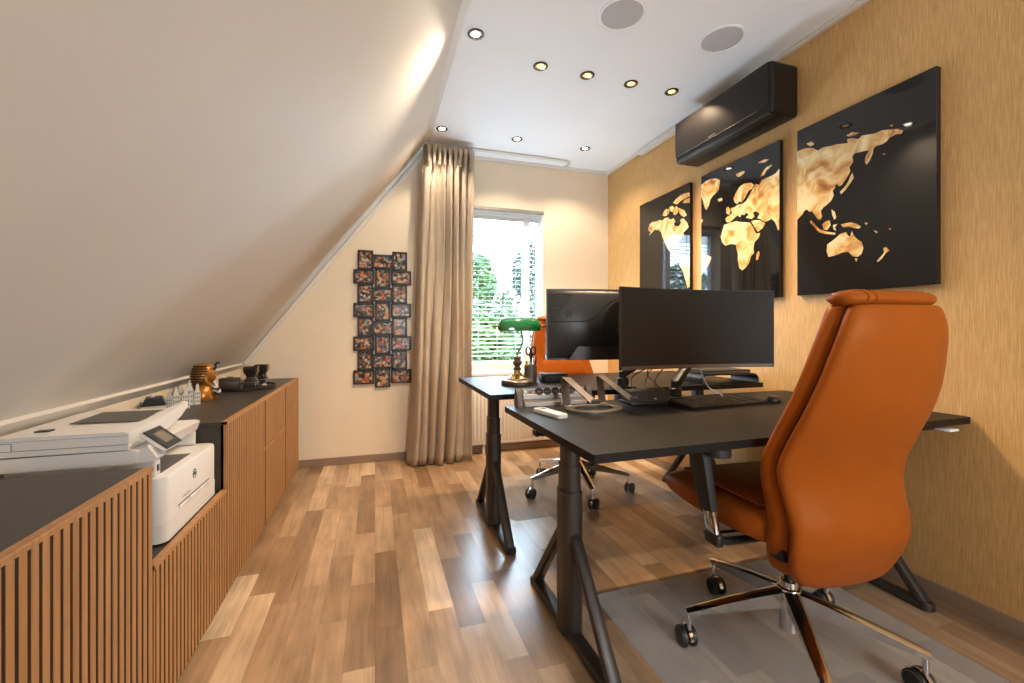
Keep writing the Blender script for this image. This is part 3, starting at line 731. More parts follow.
bm = B(); loft(bm, [ring(.045, .117, .006, .006, 12), ring(.046, .120, .0065, .006, 12), ring(.043, .128, .005, .004, 12), ring(.040, .137, .003, .003, 12)]); obj('nose', bm, 'gold', hd)
bm = B(); tube(bm, [(.0405, -.008, .1085), (.043, 0, .109), (.0405, .008, .1085)], .0022, 6); obj('mouth', bm, 'gold', hd)
for s in (-1, 1):
    obj('eye', one(tube, [(.0385, s * .016, .131), (.0415, s * .010, .1325), (.042, s * .005, .131)], .0018, 6), 'bluestripe', hd)
    bm = B(); loft(bm, [ring(.012, .112, .004, .002, 12), ring(.012, .118, .007, .004, 12), ring(.010, .132, .008, .004, 12), ring(.010, .137, .004, .002, 12)])
    bmesh.ops.translate(bm, vec=(0, s * .0295, 0), verts=bm.verts); obj('ear', bm, 'gold', hd)
bm = B(); tube(bm, smooth_path([(.034, 0, .150), (.042, 0, .162), (.040, 0, .174), (.048, 0, .184), (.058, 0, .184)]), [.006] * 8 + [.005] * 8 + [.0045] * 9, 8); obj('cobra', bm, 'bluestripe', nem)
obj('beard', one(tube, [(.034, 0, .092), (.042, 0, .075), (.045, 0, .058)], [.005, .0055, .0065], 8), 'whitestripe', hd)
for k in range(4):
    bm = B(); pts = []
    for i in range(15):
        a = -1.25 + 2.5 * i / 14
        pts.append(V((.030 + .018 * cos(a) - .004 * k * 0 + .004 * k, (.036 + .005 * k) * sin(a) , .060 - .013 * k * (.6 + .4 * cos(a)) + .012 * (1 - cos(a)))))
    tube(bm, pts, .0048, 6); obj('collar_band', bm, 'whitestripe' if k % 2 == 0 else 'bluestripe', t)
for s in (-1, 1):
    bm = B(); tube(bm, smooth_path([(.006, s * .044, .118), (.016, s * .044, .09), (.030, s * .034, .06), (.037, s * .030, .04)]), .0095, 8, flat=.6); obj('lappet', bm, 'gold', nem)

# round tray with box and candle holders
tc_ = (-.770, 3.07)
t = thing('tray', 'round dark brown tray holding a wooden box and two smoked glass holders', 'tray', (tc_[0], tc_[1], ZT))
bm = B(); lathe(bm, [(.0001, 0), (.155, 0), (.170, .004), (.174, .020), (.169, .022), (.163, .0105), (.0001, .0100)], 56); obj('dish', bm, 'tray', t)
t = thing('wooden_box', 'small dark walnut box with a brass knob on the round tray', 'box', (-.838, 3.03, ZT + .0105), rz=rad(10))
obj('base', one(box, (-.052, -.042, 0), (.052, .042, .048), .002), 'darkwood', t)
obj('lid', one(box, (-.054, -.044, .0482), (.054, .044, .060), .003), 'darkwood', t)
bm = B(); tube(bm, [(-.016, 0, .060), (-.014, 0, .067), (.014, 0, .067), (.016, 0, .060)], .003, 8); obj('handle', bm, 'brass', t)
for (x, y, s, lb) in ((-.712, 2.985, 1.0, 'hourglass shaped smoked glass candle holder at the front of the tray'), (-.690, 3.135, 1.0, 'hourglass shaped smoked glass candle holder at the rear of the tray')):
    t = thing('candle_holder', lb, 'candle holder', (x, y, ZT + .0105), group='smoked glass candle holders on the tray')
    t.scale = (s, s, s)
    def sq(r, z, n=6, k=.25):
        return [V((a, c, z)) for a, c in round_rect(2 * r, 2 * r, r * k, n)]
    bm = B(); loft(bm, [sq(.035, 0), sq(.036, .004), sq(.036, .040), sq(.025, .066, 6, .6), sq(.025, .072, 6, .6), sq(.038, .100), sq(.039, .130), sq(.036, .130), sq(.034, .104), sq(.012, .082)])
    obj('glass_cup', bm, 'smoke', t)
    bm = B(); loft(bm, [sq(.036, .036), sq(.0368, .0365), sq(.0368, .040), sq(.036, .0405)]); obj('metal_band', bm, 'alu', t)
t = thing('tealight', 'small cream tealight lying in front on the tray between the glass holders', 'candle', (-.660, 3.055, ZT + .0105))
obj('cup', one(lathe, [(.016, 0), (.0175, .002), (.0175, .012), (.016, .012)], 24), 'alu', t)
obj('wax', one(lathe, [(.0155, .010), (.0155, .014), (.004, .015), (.0015, .022)], 24), 'candle', t)

# ------------------------------------------------------------------ desks
def desk(loc, rz, ztop, label, group='black electric standing desks'):
    """origin at the floor under the centre of the top; 1.60 x 0.79"""
    t = thing('desk', label, 'desk', loc, rz, group)
    bm = B(); prism(bm, round_rect(1.612, .79, .006, 3), .025, T((0, 0, ztop - .025)))
    obj('desktop', bm, 'desktop', t)
    bm = B(); zf = ztop - .025
    box(bm, (-.72, -.30, zf - .012), (-.65, .30, zf - .0005), .002); box(bm, (.65, -.30, zf - .012), (.72, .30, zf - .0005), .002)
    box(bm, (-.66, -.05, zf - .045), (.66, -.01, zf - .006), .003); box(bm, (-.66, .07, zf - .045), (.66, .11, zf - .006), .003)
    obj('underframe', bm, 'desksteel', t)
    for s in (-1, 1):
        x = s * .685
        bm = B()
        prism(bm, round_rect(.076, .100, .032, 6, x, 0), .503, T((0, 0, .012)))
        leg = obj('leg', bm, 'desksteel', t)
        bm = B(); prism(bm, round_rect(.066, .090, .028, 6, x, 0), .09, T((0, 0, .5151))); prism(bm, round_rect(.057, .080, .024, 6, x, 0), zf - .012 - .6055, T((0, 0, .6052)))
        obj('telescopic_column', bm, 'desksteel', leg)
        bm = B(); box(bm, (x - .026, -.315, .004), (x + .026, .315, .028), .008, 3); obj('floor_bar', bm, 'desksteel', leg)
        for q in (-1, 1):
            bm = B()
            a, b2 = V((x, q * .315, .020)), V((x, q * .046, .365))
            beam(bm, a, b2, .046, .036, .040, .032, up=(0, -q, 1), r=.013)
            lathe(bm, [(.024, 0), (.028, .003), (.028, .024), (.022, .030)], 20, T((x, q * .318, 0.002)))
            obj('brace', bm, 'desksteel', leg)
    return t
ZD, ZD2 = .753, .785
d1 = desk((1.350, 1.440, 0), rad(.9), ZD, 'nearer black desk with the keyboard and the monitor facing the viewer')
hsw = obj('height_switch', one(box, (.60, -.36, ZD - .045), (.68, -.30, ZD - .0255), .003), 'black', d1)
obj('switch_paddle', one(box, (.650, -.410, ZD - .044), (.705, -.361, ZD - .035), .003), 'silver', hsw)
d2 = desk((1.312, 2.340, 0), rad(0), ZD2, 'farther black desk under the window carrying the green lamp')

# power socket strip on the near desk
t = thing('socket_strip', 'brushed aluminium desktop power strip with a row of sockets at the rear desk edge', 'power strip', (.760, 1.792, ZD), rz=rad(-2))
L2 = .165
pf = [(-.034, 0), (.034, 0), (.030, .040), (.018, .074), (.006, .076), (-.006, .062), (-.034, .010)]
bm = B(); prism(bm, [(-.026, .001), (.030, .001), (.030, .040), (.018, .072), (.008, .073), (-.0005, .050), (-.006, .048), (-.006, .030), (-.012, .028), (-.018, .018), (-.026, .016)], 2 * L2 - .04, T((-L2 + .02, 0, 0), rz=0) @ M.Rotation(pi / 2, 4, 'Z') @ M.Rotation(pi / 2, 4, 'X'))
obj('housing', bm, 'alu', t, smooth=False)
for s in (-1, 1):
    bm = B(); prism(bm, pf, .022, T((s * L2 - .011, 0, 0)) @ M.Rotation(pi / 2, 4, 'Z') @ M.Rotation(pi / 2, 4, 'X')); obj('end_cap', bm, 'grey_metal', t, smooth=False)
sm = T((0, .0035, .0615), rx=rad(90 - 20))
for k in range(5):
    x = -.072 + k * .038
    bm = B(); tt = bmesh.new(); lathe(tt, [(.0165, .0005), (.0175, .0025), (.0150, .0035), (.0120, .0008), (.0001, .0006)], 24); merge(bm, tt, T((x, -.0012, .0605), rx=rad(69)))
    so = obj('socket', bm, 'black', t)
    bm = B()
    for dx in (-.006, .006): tt = bmesh.new(); lathe(tt, [(.0001, .0011), (.0024, .0011), (.0024, .0005)], 10); merge(bm, tt, T((x + dx, -.0014, .0605), rx=rad(69)))
    obj('contacts', bm, 'alu', so)
for k, x in enumerate((-.135, -.112)):
    bm = B(); tt = bmesh.new(); lathe(tt, [(.0001, .003), (.006, .003), (.0065, .0005)], 14); merge(bm, tt, T((x, -.0012, .0605), rx=rad(69))); obj('data_port', bm, 'silver' if k == 0 else 'grey_metal', t)

# white remote
t = thing('remote_control', 'white remote control lying on the near desk corner', 'remote control', (.650, 1.575, ZD), rz=rad(12))
bm = B(); loft(bm, [[V((x * k, y * kk, z)) for x, y in round_rect(.048, .180, .012, 5)] for z, k, kk in ((0, .9, .97), (.003, 1, 1), (.013, 1, 1), (.0165, .93, .98))]); obj('case', bm, 'white', t)
obj('display', one(box, (-.015, .040, .0164), (.015, .075, .0172), .0005), 'lcd', t)
obj('button', one(box, (-.008, -.005, .0163), (.008, .008, .0178), .002), 'silver', t)

# laptop stand: ring base, two bent arms
def flat_strip(bm, pts, w, th, axis):
    """ribbon of width w along axis following pts"""
    ax = V(axis).normalized(); pts = [V(p) for p in pts]; rings = []
    for i, p in enumerate(pts):
        d = (pts[min(i + 1, len(pts) - 1)] - pts[max(i - 1, 0)]).normalized(); n = d.cross(ax).normalized()
        rings.append([p - ax * w / 2 - n * th / 2, p + ax * w / 2 - n * th / 2, p + ax * w / 2 + n * th / 2, p - ax * w / 2 + n * th / 2])
    loft(bm, rings)
def laptop_stand(loc, rz, label, sc=1.0):
    t = thing('laptop_stand', label, 'laptop stand', loc, rz); t.scale = (sc, sc, sc)
    bm = B()
    n = 40; t2 = bmesh.new()
    outer = [(.125 * cos(2 * pi * i / n), .095 * sin(2 * pi * i / n)) for i in range(n)]; inner = [(.088 * cos(2 * pi * i / n), .062 * sin(2 * pi * i / n)) for i in range(n)]
    for z in (0, 1):
        pass
    vo = [[t2.verts.new((x, y, z)) for x, y in outer] for z in (0, .006)]; vi = [[t2.verts.new((x, y, z)) for x, y in inner] for z in (0, .006)]
    for i in range(n):
        j = (i + 1) % n
        t2.faces.new((vo[0][i], vo[0][j], vo[1][j], vo[1][i])); t2.faces.new((vi[0][j], vi[0][i], vi[1][i], vi[1][j]))
        t2.faces.new((vo[1][i], vo[1][j], vi[1][j], vi[1][i])); t2.faces.new((vo[0][j], vo[0][i], vi[0][i], vi[0][j]))
    merge(bm, t2)
    obj('base_ring', bm, 'grey_metal', t)
    for s in (-1, 1):
        x = s * .090
        bm = B()
        pts = [(x, .040, .006), (x, .062, .012), (x, .070, .030), (x, .088, .118), (x, .086, .128), (x, .076, .1325), (x, -.165, .030), (x, -.172, .030), (x, -.174, .038)]
        pts = [(x, .045, .0075), (x, .060, .0085), (x, .068, .016), (x, .072, .030), (x, .088, .112), (x, .088, .121), (x, .082, .127), (x, .074, .1275), (x, -.135, .052), (x, -.142, .051), (x, -.146, .055), (x, -.147, .064)]
        flat_strip(bm, pts, .036, .004, (1, 0, 0)); obj('arm', bm, 'grey_metal', t, angle=50)
        obj('pad', one(box, (x - .017, -.1445, .0555), (x + .017, -.1395, .0665), .001), 'black', t)
    return t
laptop_stand((.875, 1.640, ZD), rad(6), 'empty grey metal laptop stand with ring base on the near desk')

# docking station
t = thing('docking_station', 'black docking station box behind the laptop stand on the near desk', 'docking station', (1.178, 1.725, ZD), rz=rad(-4))
bm = B(); prism(bm, [(-.060, .012), (.045, .012), (.045, .055), (.010, .062), (-.045, .058)], .19, T((-.095, 0, 0)) @ M.Rotation(pi / 2, 4, 'Z') @ M.Rotation(pi / 2, 4, 'X')); obj('housing', bm, 'blackmatte', t, smooth=False)
obj('foot_plate', one(box, (-.105, -.075, 0), (.105, .05, .0118), .003), 'black', t)
obj('status_light', one(box, (.018, -.0585, .022), (.026, -.0555, .027)), 'white', t)

# keyboard
t = thing('keyboard', 'black low profile computer keyboard in front of the wide monitor', 'keyboard', (1.475, 1.590, ZD), rz=rad(5))
bm = B(); prism(bm, [(-.072, .0), (.072, .0), (.072, .020), (-.072, .010)], .445, T((-.2225, 0, 0)) @ M.Rotation(pi / 2, 4, 'Z') @ M.Rotation(pi / 2, 4, 'X')); obj('case', bm, 'black', t, smooth=False)
bm = B()
for r in range(6):
    y = -.059 + r * .0215; zz = .010 + (y + .072) / .144 * .010
    x = -.213
    while x < .213:
        w = .0165
        if r == 0 and -.11 < x < -.10: w = .108
        if not (.075 < x + w / 2 < .085 or .138 < x + w / 2 < .148):
            box(bm, (x, y, zz), (x + w, y + .018, zz + .0032), .0015, 1)
        x += w + .0028
obj('keys', bm, 'keycap', t, smooth=False)
# mouse
t = thing('computer_mouse', 'small black computer mouse beside the keyboard', 'mouse', (1.765, 1.565, ZD), rz=rad(-62))
bm = B(); loft(bm, [[V((x * k, y * k, z)) for x, y in round_rect(.052, .096, .024, 6)] for z, k in ((0, .94), (.006, 1), (.016, .95), (.023, .78), (.026, .5))]); obj('shell', bm, 'black', t, angle=60)
obj('scroll_wheel', one(lathe, [(.006, -.003), (.007, -.002), (.007, .002), (.006, .003)], 14, T((0, .028, .0205), ry=pi / 2)), 'grey_metal', t)

# ------------------------------------------------------------------ monitors
def curved(bm, w, h, R, y_off, z0, n=28, thick=.012, bulge=0.0, taper=0.0):
    """curved slab: concave towards -y; sheet centre at y=0"""
    A = w / 2 / R; fr, bk = [], []
    for i in range(n + 1):
        a = -A + 2 * A * i / n
        x, y = R * sin(a), R * (cos(a) - 1)
        nx, ny = sin(a), cos(a)
        th = thick + bulge * (1 - (2 * i / n - 1) ** 4)
        fr.append((x + nx * y_off, y + ny * y_off)); bk.append((x + nx * (y_off + th), y + ny * (y_off + th)))
    rings = []
    for (a, b2) in zip(fr, bk):
        rings.append([V((a[0], a[1], z0)), V((a[0], a[1], z0 + h)), V((b2[0], b2[1], z0 + h - taper)), V((b2[0], b2[1], z0 + taper))])
    loft(bm, rings)
def monitor(loc, rz, label):
    """origin at the middle of the lower edge; screen faces local -y"""
    t = thing('monitor', label, 'monitor', loc, rz, 'curved ultrawide monitors')
    W_, H_, R = .832, .372, 1.75
    bm = B(); curved(bm, W_, H_, R, 0, 0, thick=.014); obj('bezel', bm, 'shell', t)
    bm = B(); curved(bm, W_ - .008, H_ - .022, R, -.0012, .018, thick=.0010); obj('screen', bm, 'screen', t)
    bm = B(); curved(bm, W_ - .010, .014, R, -.0022, .002, thick=.002); obj('chin_strip', bm, 'grey_metal', t)
    bm = B(); curved(bm, W_ - .02, H_ - .02, R, .0142, .010, thick=.004, bulge=.030, taper=.022); sh = obj('rear_shell', bm, 'shell', t, angle=60)
    # rear details: central mount disc, cable groove, lower cover, ribs, ring logo
    def back(x, z, off=.0):
        a = x / R; e = .0142 + .004 + .030 * (1 - (2 * x / (W_ - .02)) ** 4) + off
        return V(((R + e) * sin(a), R * (cos(a) - 1) + e * cos(a), z))
    bm = B(); lathe(bm, [(.128, -.006), (.128, .004), (.120, .004), (.116, .0005), (.0001, .0005)], 64, T(back(0, .192, -.001), rx=-pi / 2)); obj('mount_recess', bm, 'black', t)
    bm = B(); box(bm, (-.05, .046, .14), (.05, .056, .24), .004); obj('mount_plate', bm, 'desksteel', t)
    bm = B()
    for s in (-1, 1):
        tube(bm, smooth_path([back(s * .398, .200), back(s * .30, .200), back(s * .21, .205), back(s * .165, .225), back(s * .125, .270), back(s * .07, .312), back(0, .326)], 6), .0028, 6)
    obj('cable_groove', bm, 'black', t)
    bm = B()
    p = [(-.27, .012), (-.235, .070), (.235, .070), (.27, .012)]
    nn = 20; rg = []
    for i in range(nn + 1):
        x0 = -.305 + .61 * i / nn; x1 = -.262 + .524 * i / nn
        a0, a1 = back(x0, .004, -.002), back(x1, .072, -.001); o2 = V((0, .010, 0))
        rg.append([a0, a1, a1 + o2, a0 + o2])
    loft(bm, rg); obj('lower_cover', bm, 'shell', t)
    for s in (-1, 1):
        bm = B()
        for k in range(15):
            z = .215 + k * .0095; ln = .018 + .0066 * k
            tube(bm, [back(s * .392, z, .0005), back(s * (.392 - ln), z - .004, .0008)], .0022, 5)
        obj('ribs', bm, 'shell', t)
    bm = B(); cx, cz = .305, .240
    tube(bm, [back(cx + .017 * cos(2 * pi * i / 24), cz + .017 * sin(2 * pi * i / 24), .0010) for i in range(25)], .0016, 5)
    for dx in (-.006, .006): tube(bm, [back(cx + dx + .005, cz - .011, .0012), back(cx + dx - .005, cz + .011, .0012)], .0020, 5)
    obj('logo', bm, 'black', t)
    return t
mon1 = monitor((1.447, 1.715, .905), rad(-3), 'wide curved monitor with its dark screen facing the viewer')
mon2 = monitor((1.262, 2.052, .928), rad(180 - 3), 'wide curved monitor seen from its ribbed back')
def monitor_arm(base, elbow, head, label):
    t = thing('monitor_stand', label, 'monitor stand', base, group='black monitor stands')
    bx = V(base); e = V(elbow) - bx; h = V(head) - bx
    bm = B(); prism(bm, round_rect(.12, .10, .02, 5), .012); lathe(bm, [(.030, .012), (.030, .05), (.024, .055)], 20); obj('base', bm, 'black', t)
    bm = B(); tube(bm, [(0, 0, .055), (0, 0, .085)], .020, 16); beam(bm, (0, 0, .072), e, .044, .036, .04, .030, r=.006); obj('lower_arm', bm, 'black', t)
    bm = B(); beam(bm, e + V((0, 0, .004)), h, .042, .040, .036, .03, r=.006); lathe(bm, [(.022, -.022), (.022, .022)], 18, T(e)); obj('upper_arm', bm, 'black', t)
    obj('hinge_cap', one(lathe, [(.010, .020), (.013, .020), (.013, .024), (.010, .025)], 16, T(e)), 'grey_metal', t)
    return t
monitor_arm((1.385, 1.775, ZD), (1.555, 1.835, ZD + .215), (1.47, 1.800, 1.10), 'black articulated arm under the monitor that faces the viewer')
monitor_arm((1.225, 1.985, ZD2), (1.30, 1.955, ZD2 + .12), (1.262, 1.962, 1.13), 'black arm under the monitor seen from behind')

# ------------------------------------------------------------------ things on the far desk
t = thing('desk_lamp', 'brass banker lamp with a glossy green shade on the far desk', 'lamp', (.748, 2.285, ZD2))
obj('base', one(lathe, [(.0001, 0), (.084, 0), (.088, .004), (.088, .022), (.082, .028), (.060, .030), (.0001, .030)], 40), 'bronze', t)
obj('foot', one(lathe, [(.062, .030), (.060, .036), (.042, .044), (.026, .056), (.018, .068), (.016, .078)], 32), 'brass', t)
obj('stem', one(lathe, [(.016, .078), (.022, .082), (.023, .088), (.017, .093), (.013, .100), (.020, .108), (.026, .118), (.026, .126), (.018, .134), (.014, .142), (.019, .148), (.019, .155), (.009, .160)], 28), 'bronze', t)
bm = B(); tube(bm, smooth_path([(0, 0, .158), (.004, 0, .175), (.018, 0, .20), (.030, 0, .225), (.033, 0, .25), (.026, 0, .285), (.024, 0, .318)], 6), .0062, 10); obj('neck', bm, 'bronze', t)
bm = B(); tube(bm, [(-.150, -.004, .322), (-.120, -.004, .322), (.165, -.004, .322), (.185, -.004, .322)], [.004, .0062, .0062, .004], 10); lathe(bm, [(.011, .312), (.013, .322), (.011, .334)], 16, T((.024, 0, 0))); obj('shade_bar', bm, 'bronze', t)
bm = B(); rg = []
for i in range(33):
    x = -.118 + .236 * i / 32 + .014; e = 1 - abs(2 * i / 32 - 1) ** 7
    e2 = .55 + .45 * e if i not in (0, 32) else .42
    r = []
    for k in range(15):
        a = rad(-12) + rad(204) * k / 14
        r.append(V((x, .062 * e2 * cos(a), .308 + .064 * e2 * sin(a))))
    for k in range(14, -1, -1):
        a = rad(-12) + rad(204) * k / 14
        r.append(V((x, .058 * e2 * cos(a), .308 + .060 * e2 * sin(a))))
    rg.append(r)
loft(bm, rg); obj('shade', bm, 'green', t, angle=60)
bm = B(); tube(bm, [(-.06, -.045, .24), (-.06, -.045, .30)], .0012, 5); lathe(bm, [(.001, .232), (.003, .235), (.001, .242)], 8, T((-.06, -.045, 0))); obj('pull_chain', bm, 'bronze', t)
t = thing('pen_cup', 'grey metal pen cup beside the brass lamp', 'pen holder', (.862, 2.385, ZD2))
bm = B(); lathe(bm, [(.0001, 0), (.034, 0), (.036, .002), (.037, .098), (.0345, .098), (.033, .004), (.0001, .004)], 32); obj('cup', bm, 'grey_metal', t)
t = thing('scissors', 'black handled scissors standing upright in the pen cup', 'scissors', (.866, 2.388, ZD2 + .012))
bm = B()
for s in (-1, 1):
    c = (s * .017, 0, .168)
    pts = [V((c[0] + .0135 * cos(2 * pi * i / 20), .002 * s, c[2] + .023 * sin(2 * pi * i / 20))) for i in range(21)]
    tube(bm, pts, .0048, 8); tube(bm, [(s * .010, .002 * s, .148), (-s * .003, .002 * s, .105)], [.006, .005], 8)
obj('handles', bm, 'black', t)
bm = B()
for s in (-1, 1): beam(bm, (-s * .003, .0015 * s, .108), (-s * .008, .0015 * s, .004), .010, .0016, .003, .0012, up=(0, 1, 0))
obj('blades', bm, 'alu', t)
for k, (dx, dy, mt, lb, lean) in enumerate(((-.014, -.016, 'yellow', 'yellow highlighter leaning in the pen cup', -.012), (.016, -.014, 'black', 'dark ballpoint pen in the pen cup', .010))):
    t = thing('highlighter' if k == 0 else 'pen', lb, 'pen', (.862 + dx, 2.385 + dy, ZD2 + .006))
    r = .007 if k == 0 else .0045; hh = .118 if k == 0 else .140
    obj('barrel', one(tube, [(0, 0, 0), (lean, 0, hh * .75)], r, 12), mt, t); obj('cap', one(tube, [(lean, 0, hh * .751), (lean * 1.3, 0, hh)], r * 1.12, 12), mt, t)
t = thing('desk_organizer', 'low black box beside the pen cup on the far desk', 'box', (.985, 2.340, ZD2))
obj('tray', one(box, (-.07, -.05, 0), (.07, .05, .045), .005, 2), 'blackmatte', t)
obj('lid', one(box, (-.071, -.051, .0452), (.071, .051, .052), .003), 'black', t)
# raised platform with closed laptop on the far desk
t = thing('monitor_riser', 'black curved riser with a closed laptop on the far desk by the grasscloth wall', 'stand', (1.895, 2.06, ZD2))
bm = B(); flat_strip(bm, smooth_path([(-.19, 0, .004), (-.19, 0, .030), (-.18, 0, .046), (-.15, 0, .052), (0, 0, .052), (.15, 0, .052), (.185, 0, .044), (.20, 0, .025), (.20, 0, .003)], 4), .20, .008, (0, 1, 0)); obj('platform', bm, 'black', t, angle=50)
t = thing('laptop', 'closed dark laptop lying on the black riser', 'laptop', (1.880, 2.06, ZD2 + .0570))
obj('base', one(box, (-.155, -.105, 0), (.155, .105, .012), .003), 'grey_metal', t)
obj('lid', one(box, (-.155, -.105, .0122), (.155, .105, .019), .003), 'blackmatte', t)

# cables behind the monitors
cables = [([(1.24, 1.80, ZD + .03), (1.29, 1.885, ZD + .05), (1.33, 1.89, ZD + .13), (1.41, 1.83, ZD + .17), (1.49, 1.80, ZD + .19)], 'black cable crossing behind the docking station up to the arm', .0026),
          ([(1.33, 1.83, ZD + .004), (1.37, 1.88, ZD + .04), (1.30, 1.88, ZD + .12), (1.36, 1.84, ZD + .21)], 'slim black cable coiled beside the arm base', .0024),
          ([(1.17, 1.80, ZD + .045), (1.20, 1.86, ZD + .10), (1.28, 1.84, ZD + .15), (1.36, 1.79, ZD + .23)], 'thick black cable rising from the docking station to the facing monitor', .0032),
          ([(1.30, 1.80, ZD + .004), (1.31, 1.83, ZD + .08), (1.37, 1.845, ZD + .14), (1.42, 1.80, ZD + .20)], 'black cable looping up beside the arm of the facing monitor', .0028),
          ([(1.47, 1.70, ZD + .004), (1.54, 1.72, ZD + .004), (1.63, 1.745, ZD + .004), (1.66, 1.78, ZD + .010), (1.60, 1.80, ZD + .05), (1.54, 1.80, ZD + .16)], 'pale grey cable lying behind the keyboard', .0025),
          ([(1.70, 1.835, ZD + .004), (1.72, 1.845, ZD + .03), (1.66, 1.90, ZD + .045), (1.62, 1.925, ZD2 + .02), (1.61, 1.955, ZD2 + .006)], 'thin black cable bridging the two desks', .0022)]
for pts, lb, r in cables:
    tag(obj('cable', one(tube, smooth_path(pts, 8), r, 7), 'white' if 'grey' in lb else 'black'), lb, 'cable', 'cables behind the monitors')
bm = B(); tube(bm, smooth_path([(1.80, 1.46, ZD - .060), (1.79, 1.45, .60), (1.80, 1.46, .46), (1.84, 1.55, .40), (1.88, 1.65, .48), (1.90, 1.70, ZD - .060)], 8), .0035, 7)
tag(obj('power_cord', bm, 'black'), 'black power cord looping down underneath the near desk', 'cable')

# ------------------------------------------------------------------ chair mats
def chair_mat(x0, x1, y0, y1, label):
    bm = B(); prism(bm, round_rect(x1 - x0, y1 - y0, .05, 8), .0028, T((0, 0, .0002)))
    return tag(obj('chair_mat', bm, 'mat', loc=((x0 + x1) / 2, (y0 + y1) / 2, 0)), label, 'floor mat', 'frosted chair mats')
chair_mat(.845, 1.86, .42, 1.598, 'frosted translucent floor mat beneath the orange chair in front')
chair_mat(.745, 1.88, 2.352, 3.08, 'frosted translucent floor mat under the chair at the far desk')

# ------------------------------------------------------------------ office chairs
def sring(cx, cy, cz, hw, ht, n=36, p=3.0, wrap=0.0):
    out = []
    for i in range(n):
        a = 2 * pi * i / n; ca, sa = cos(a), sin(a)
        x = hw * math.copysign(abs(ca) ** (2 / p), ca); y = ht * math.copysign(abs(sa) ** (2 / p), sa)
        out.append(V((cx + x, cy + y + wrap * (x / .23) ** 2, cz)))
    return out
BK = [  # z, y of the side edge of the rear shell, half width
 (.321, -.150, .060), (.325, -.160, .100), (.335, -.172, .142), (.358, -.184, .178), (.405, -.197, .204), (.46, -.212, .219), (.52, -.215, .219), (.58, -.199, .223), (.64, -.187, .232),
 (.70, -.193, .240), (.78, -.228, .236), (.86, -.267, .229), (.94, -.297, .216), (1.02, -.317, .199), (1.08, -.329, .184), (1.12, -.331, .168), (1.14, -.331, .156), (1.148, -.329, .140)]
BK = [(p[0], p[1], p[2] - (.007 if p[2] > .11 else 0)) for p in smooth_path(BK, 3)]
def interp(z):
    for a, b2 in zip(BK, BK[1:]):
        if a[0] <= z <= b2[0]:
            q = (z - a[0]) / (b2[0] - a[0]); return a[1] + q * (b2[1] - a[1]), a[2] + q * (b2[2] - a[2])
    return (BK[0][1], BK[0][2]) if z < BK[0][0] else (BK[-1][1], BK[-1][2])
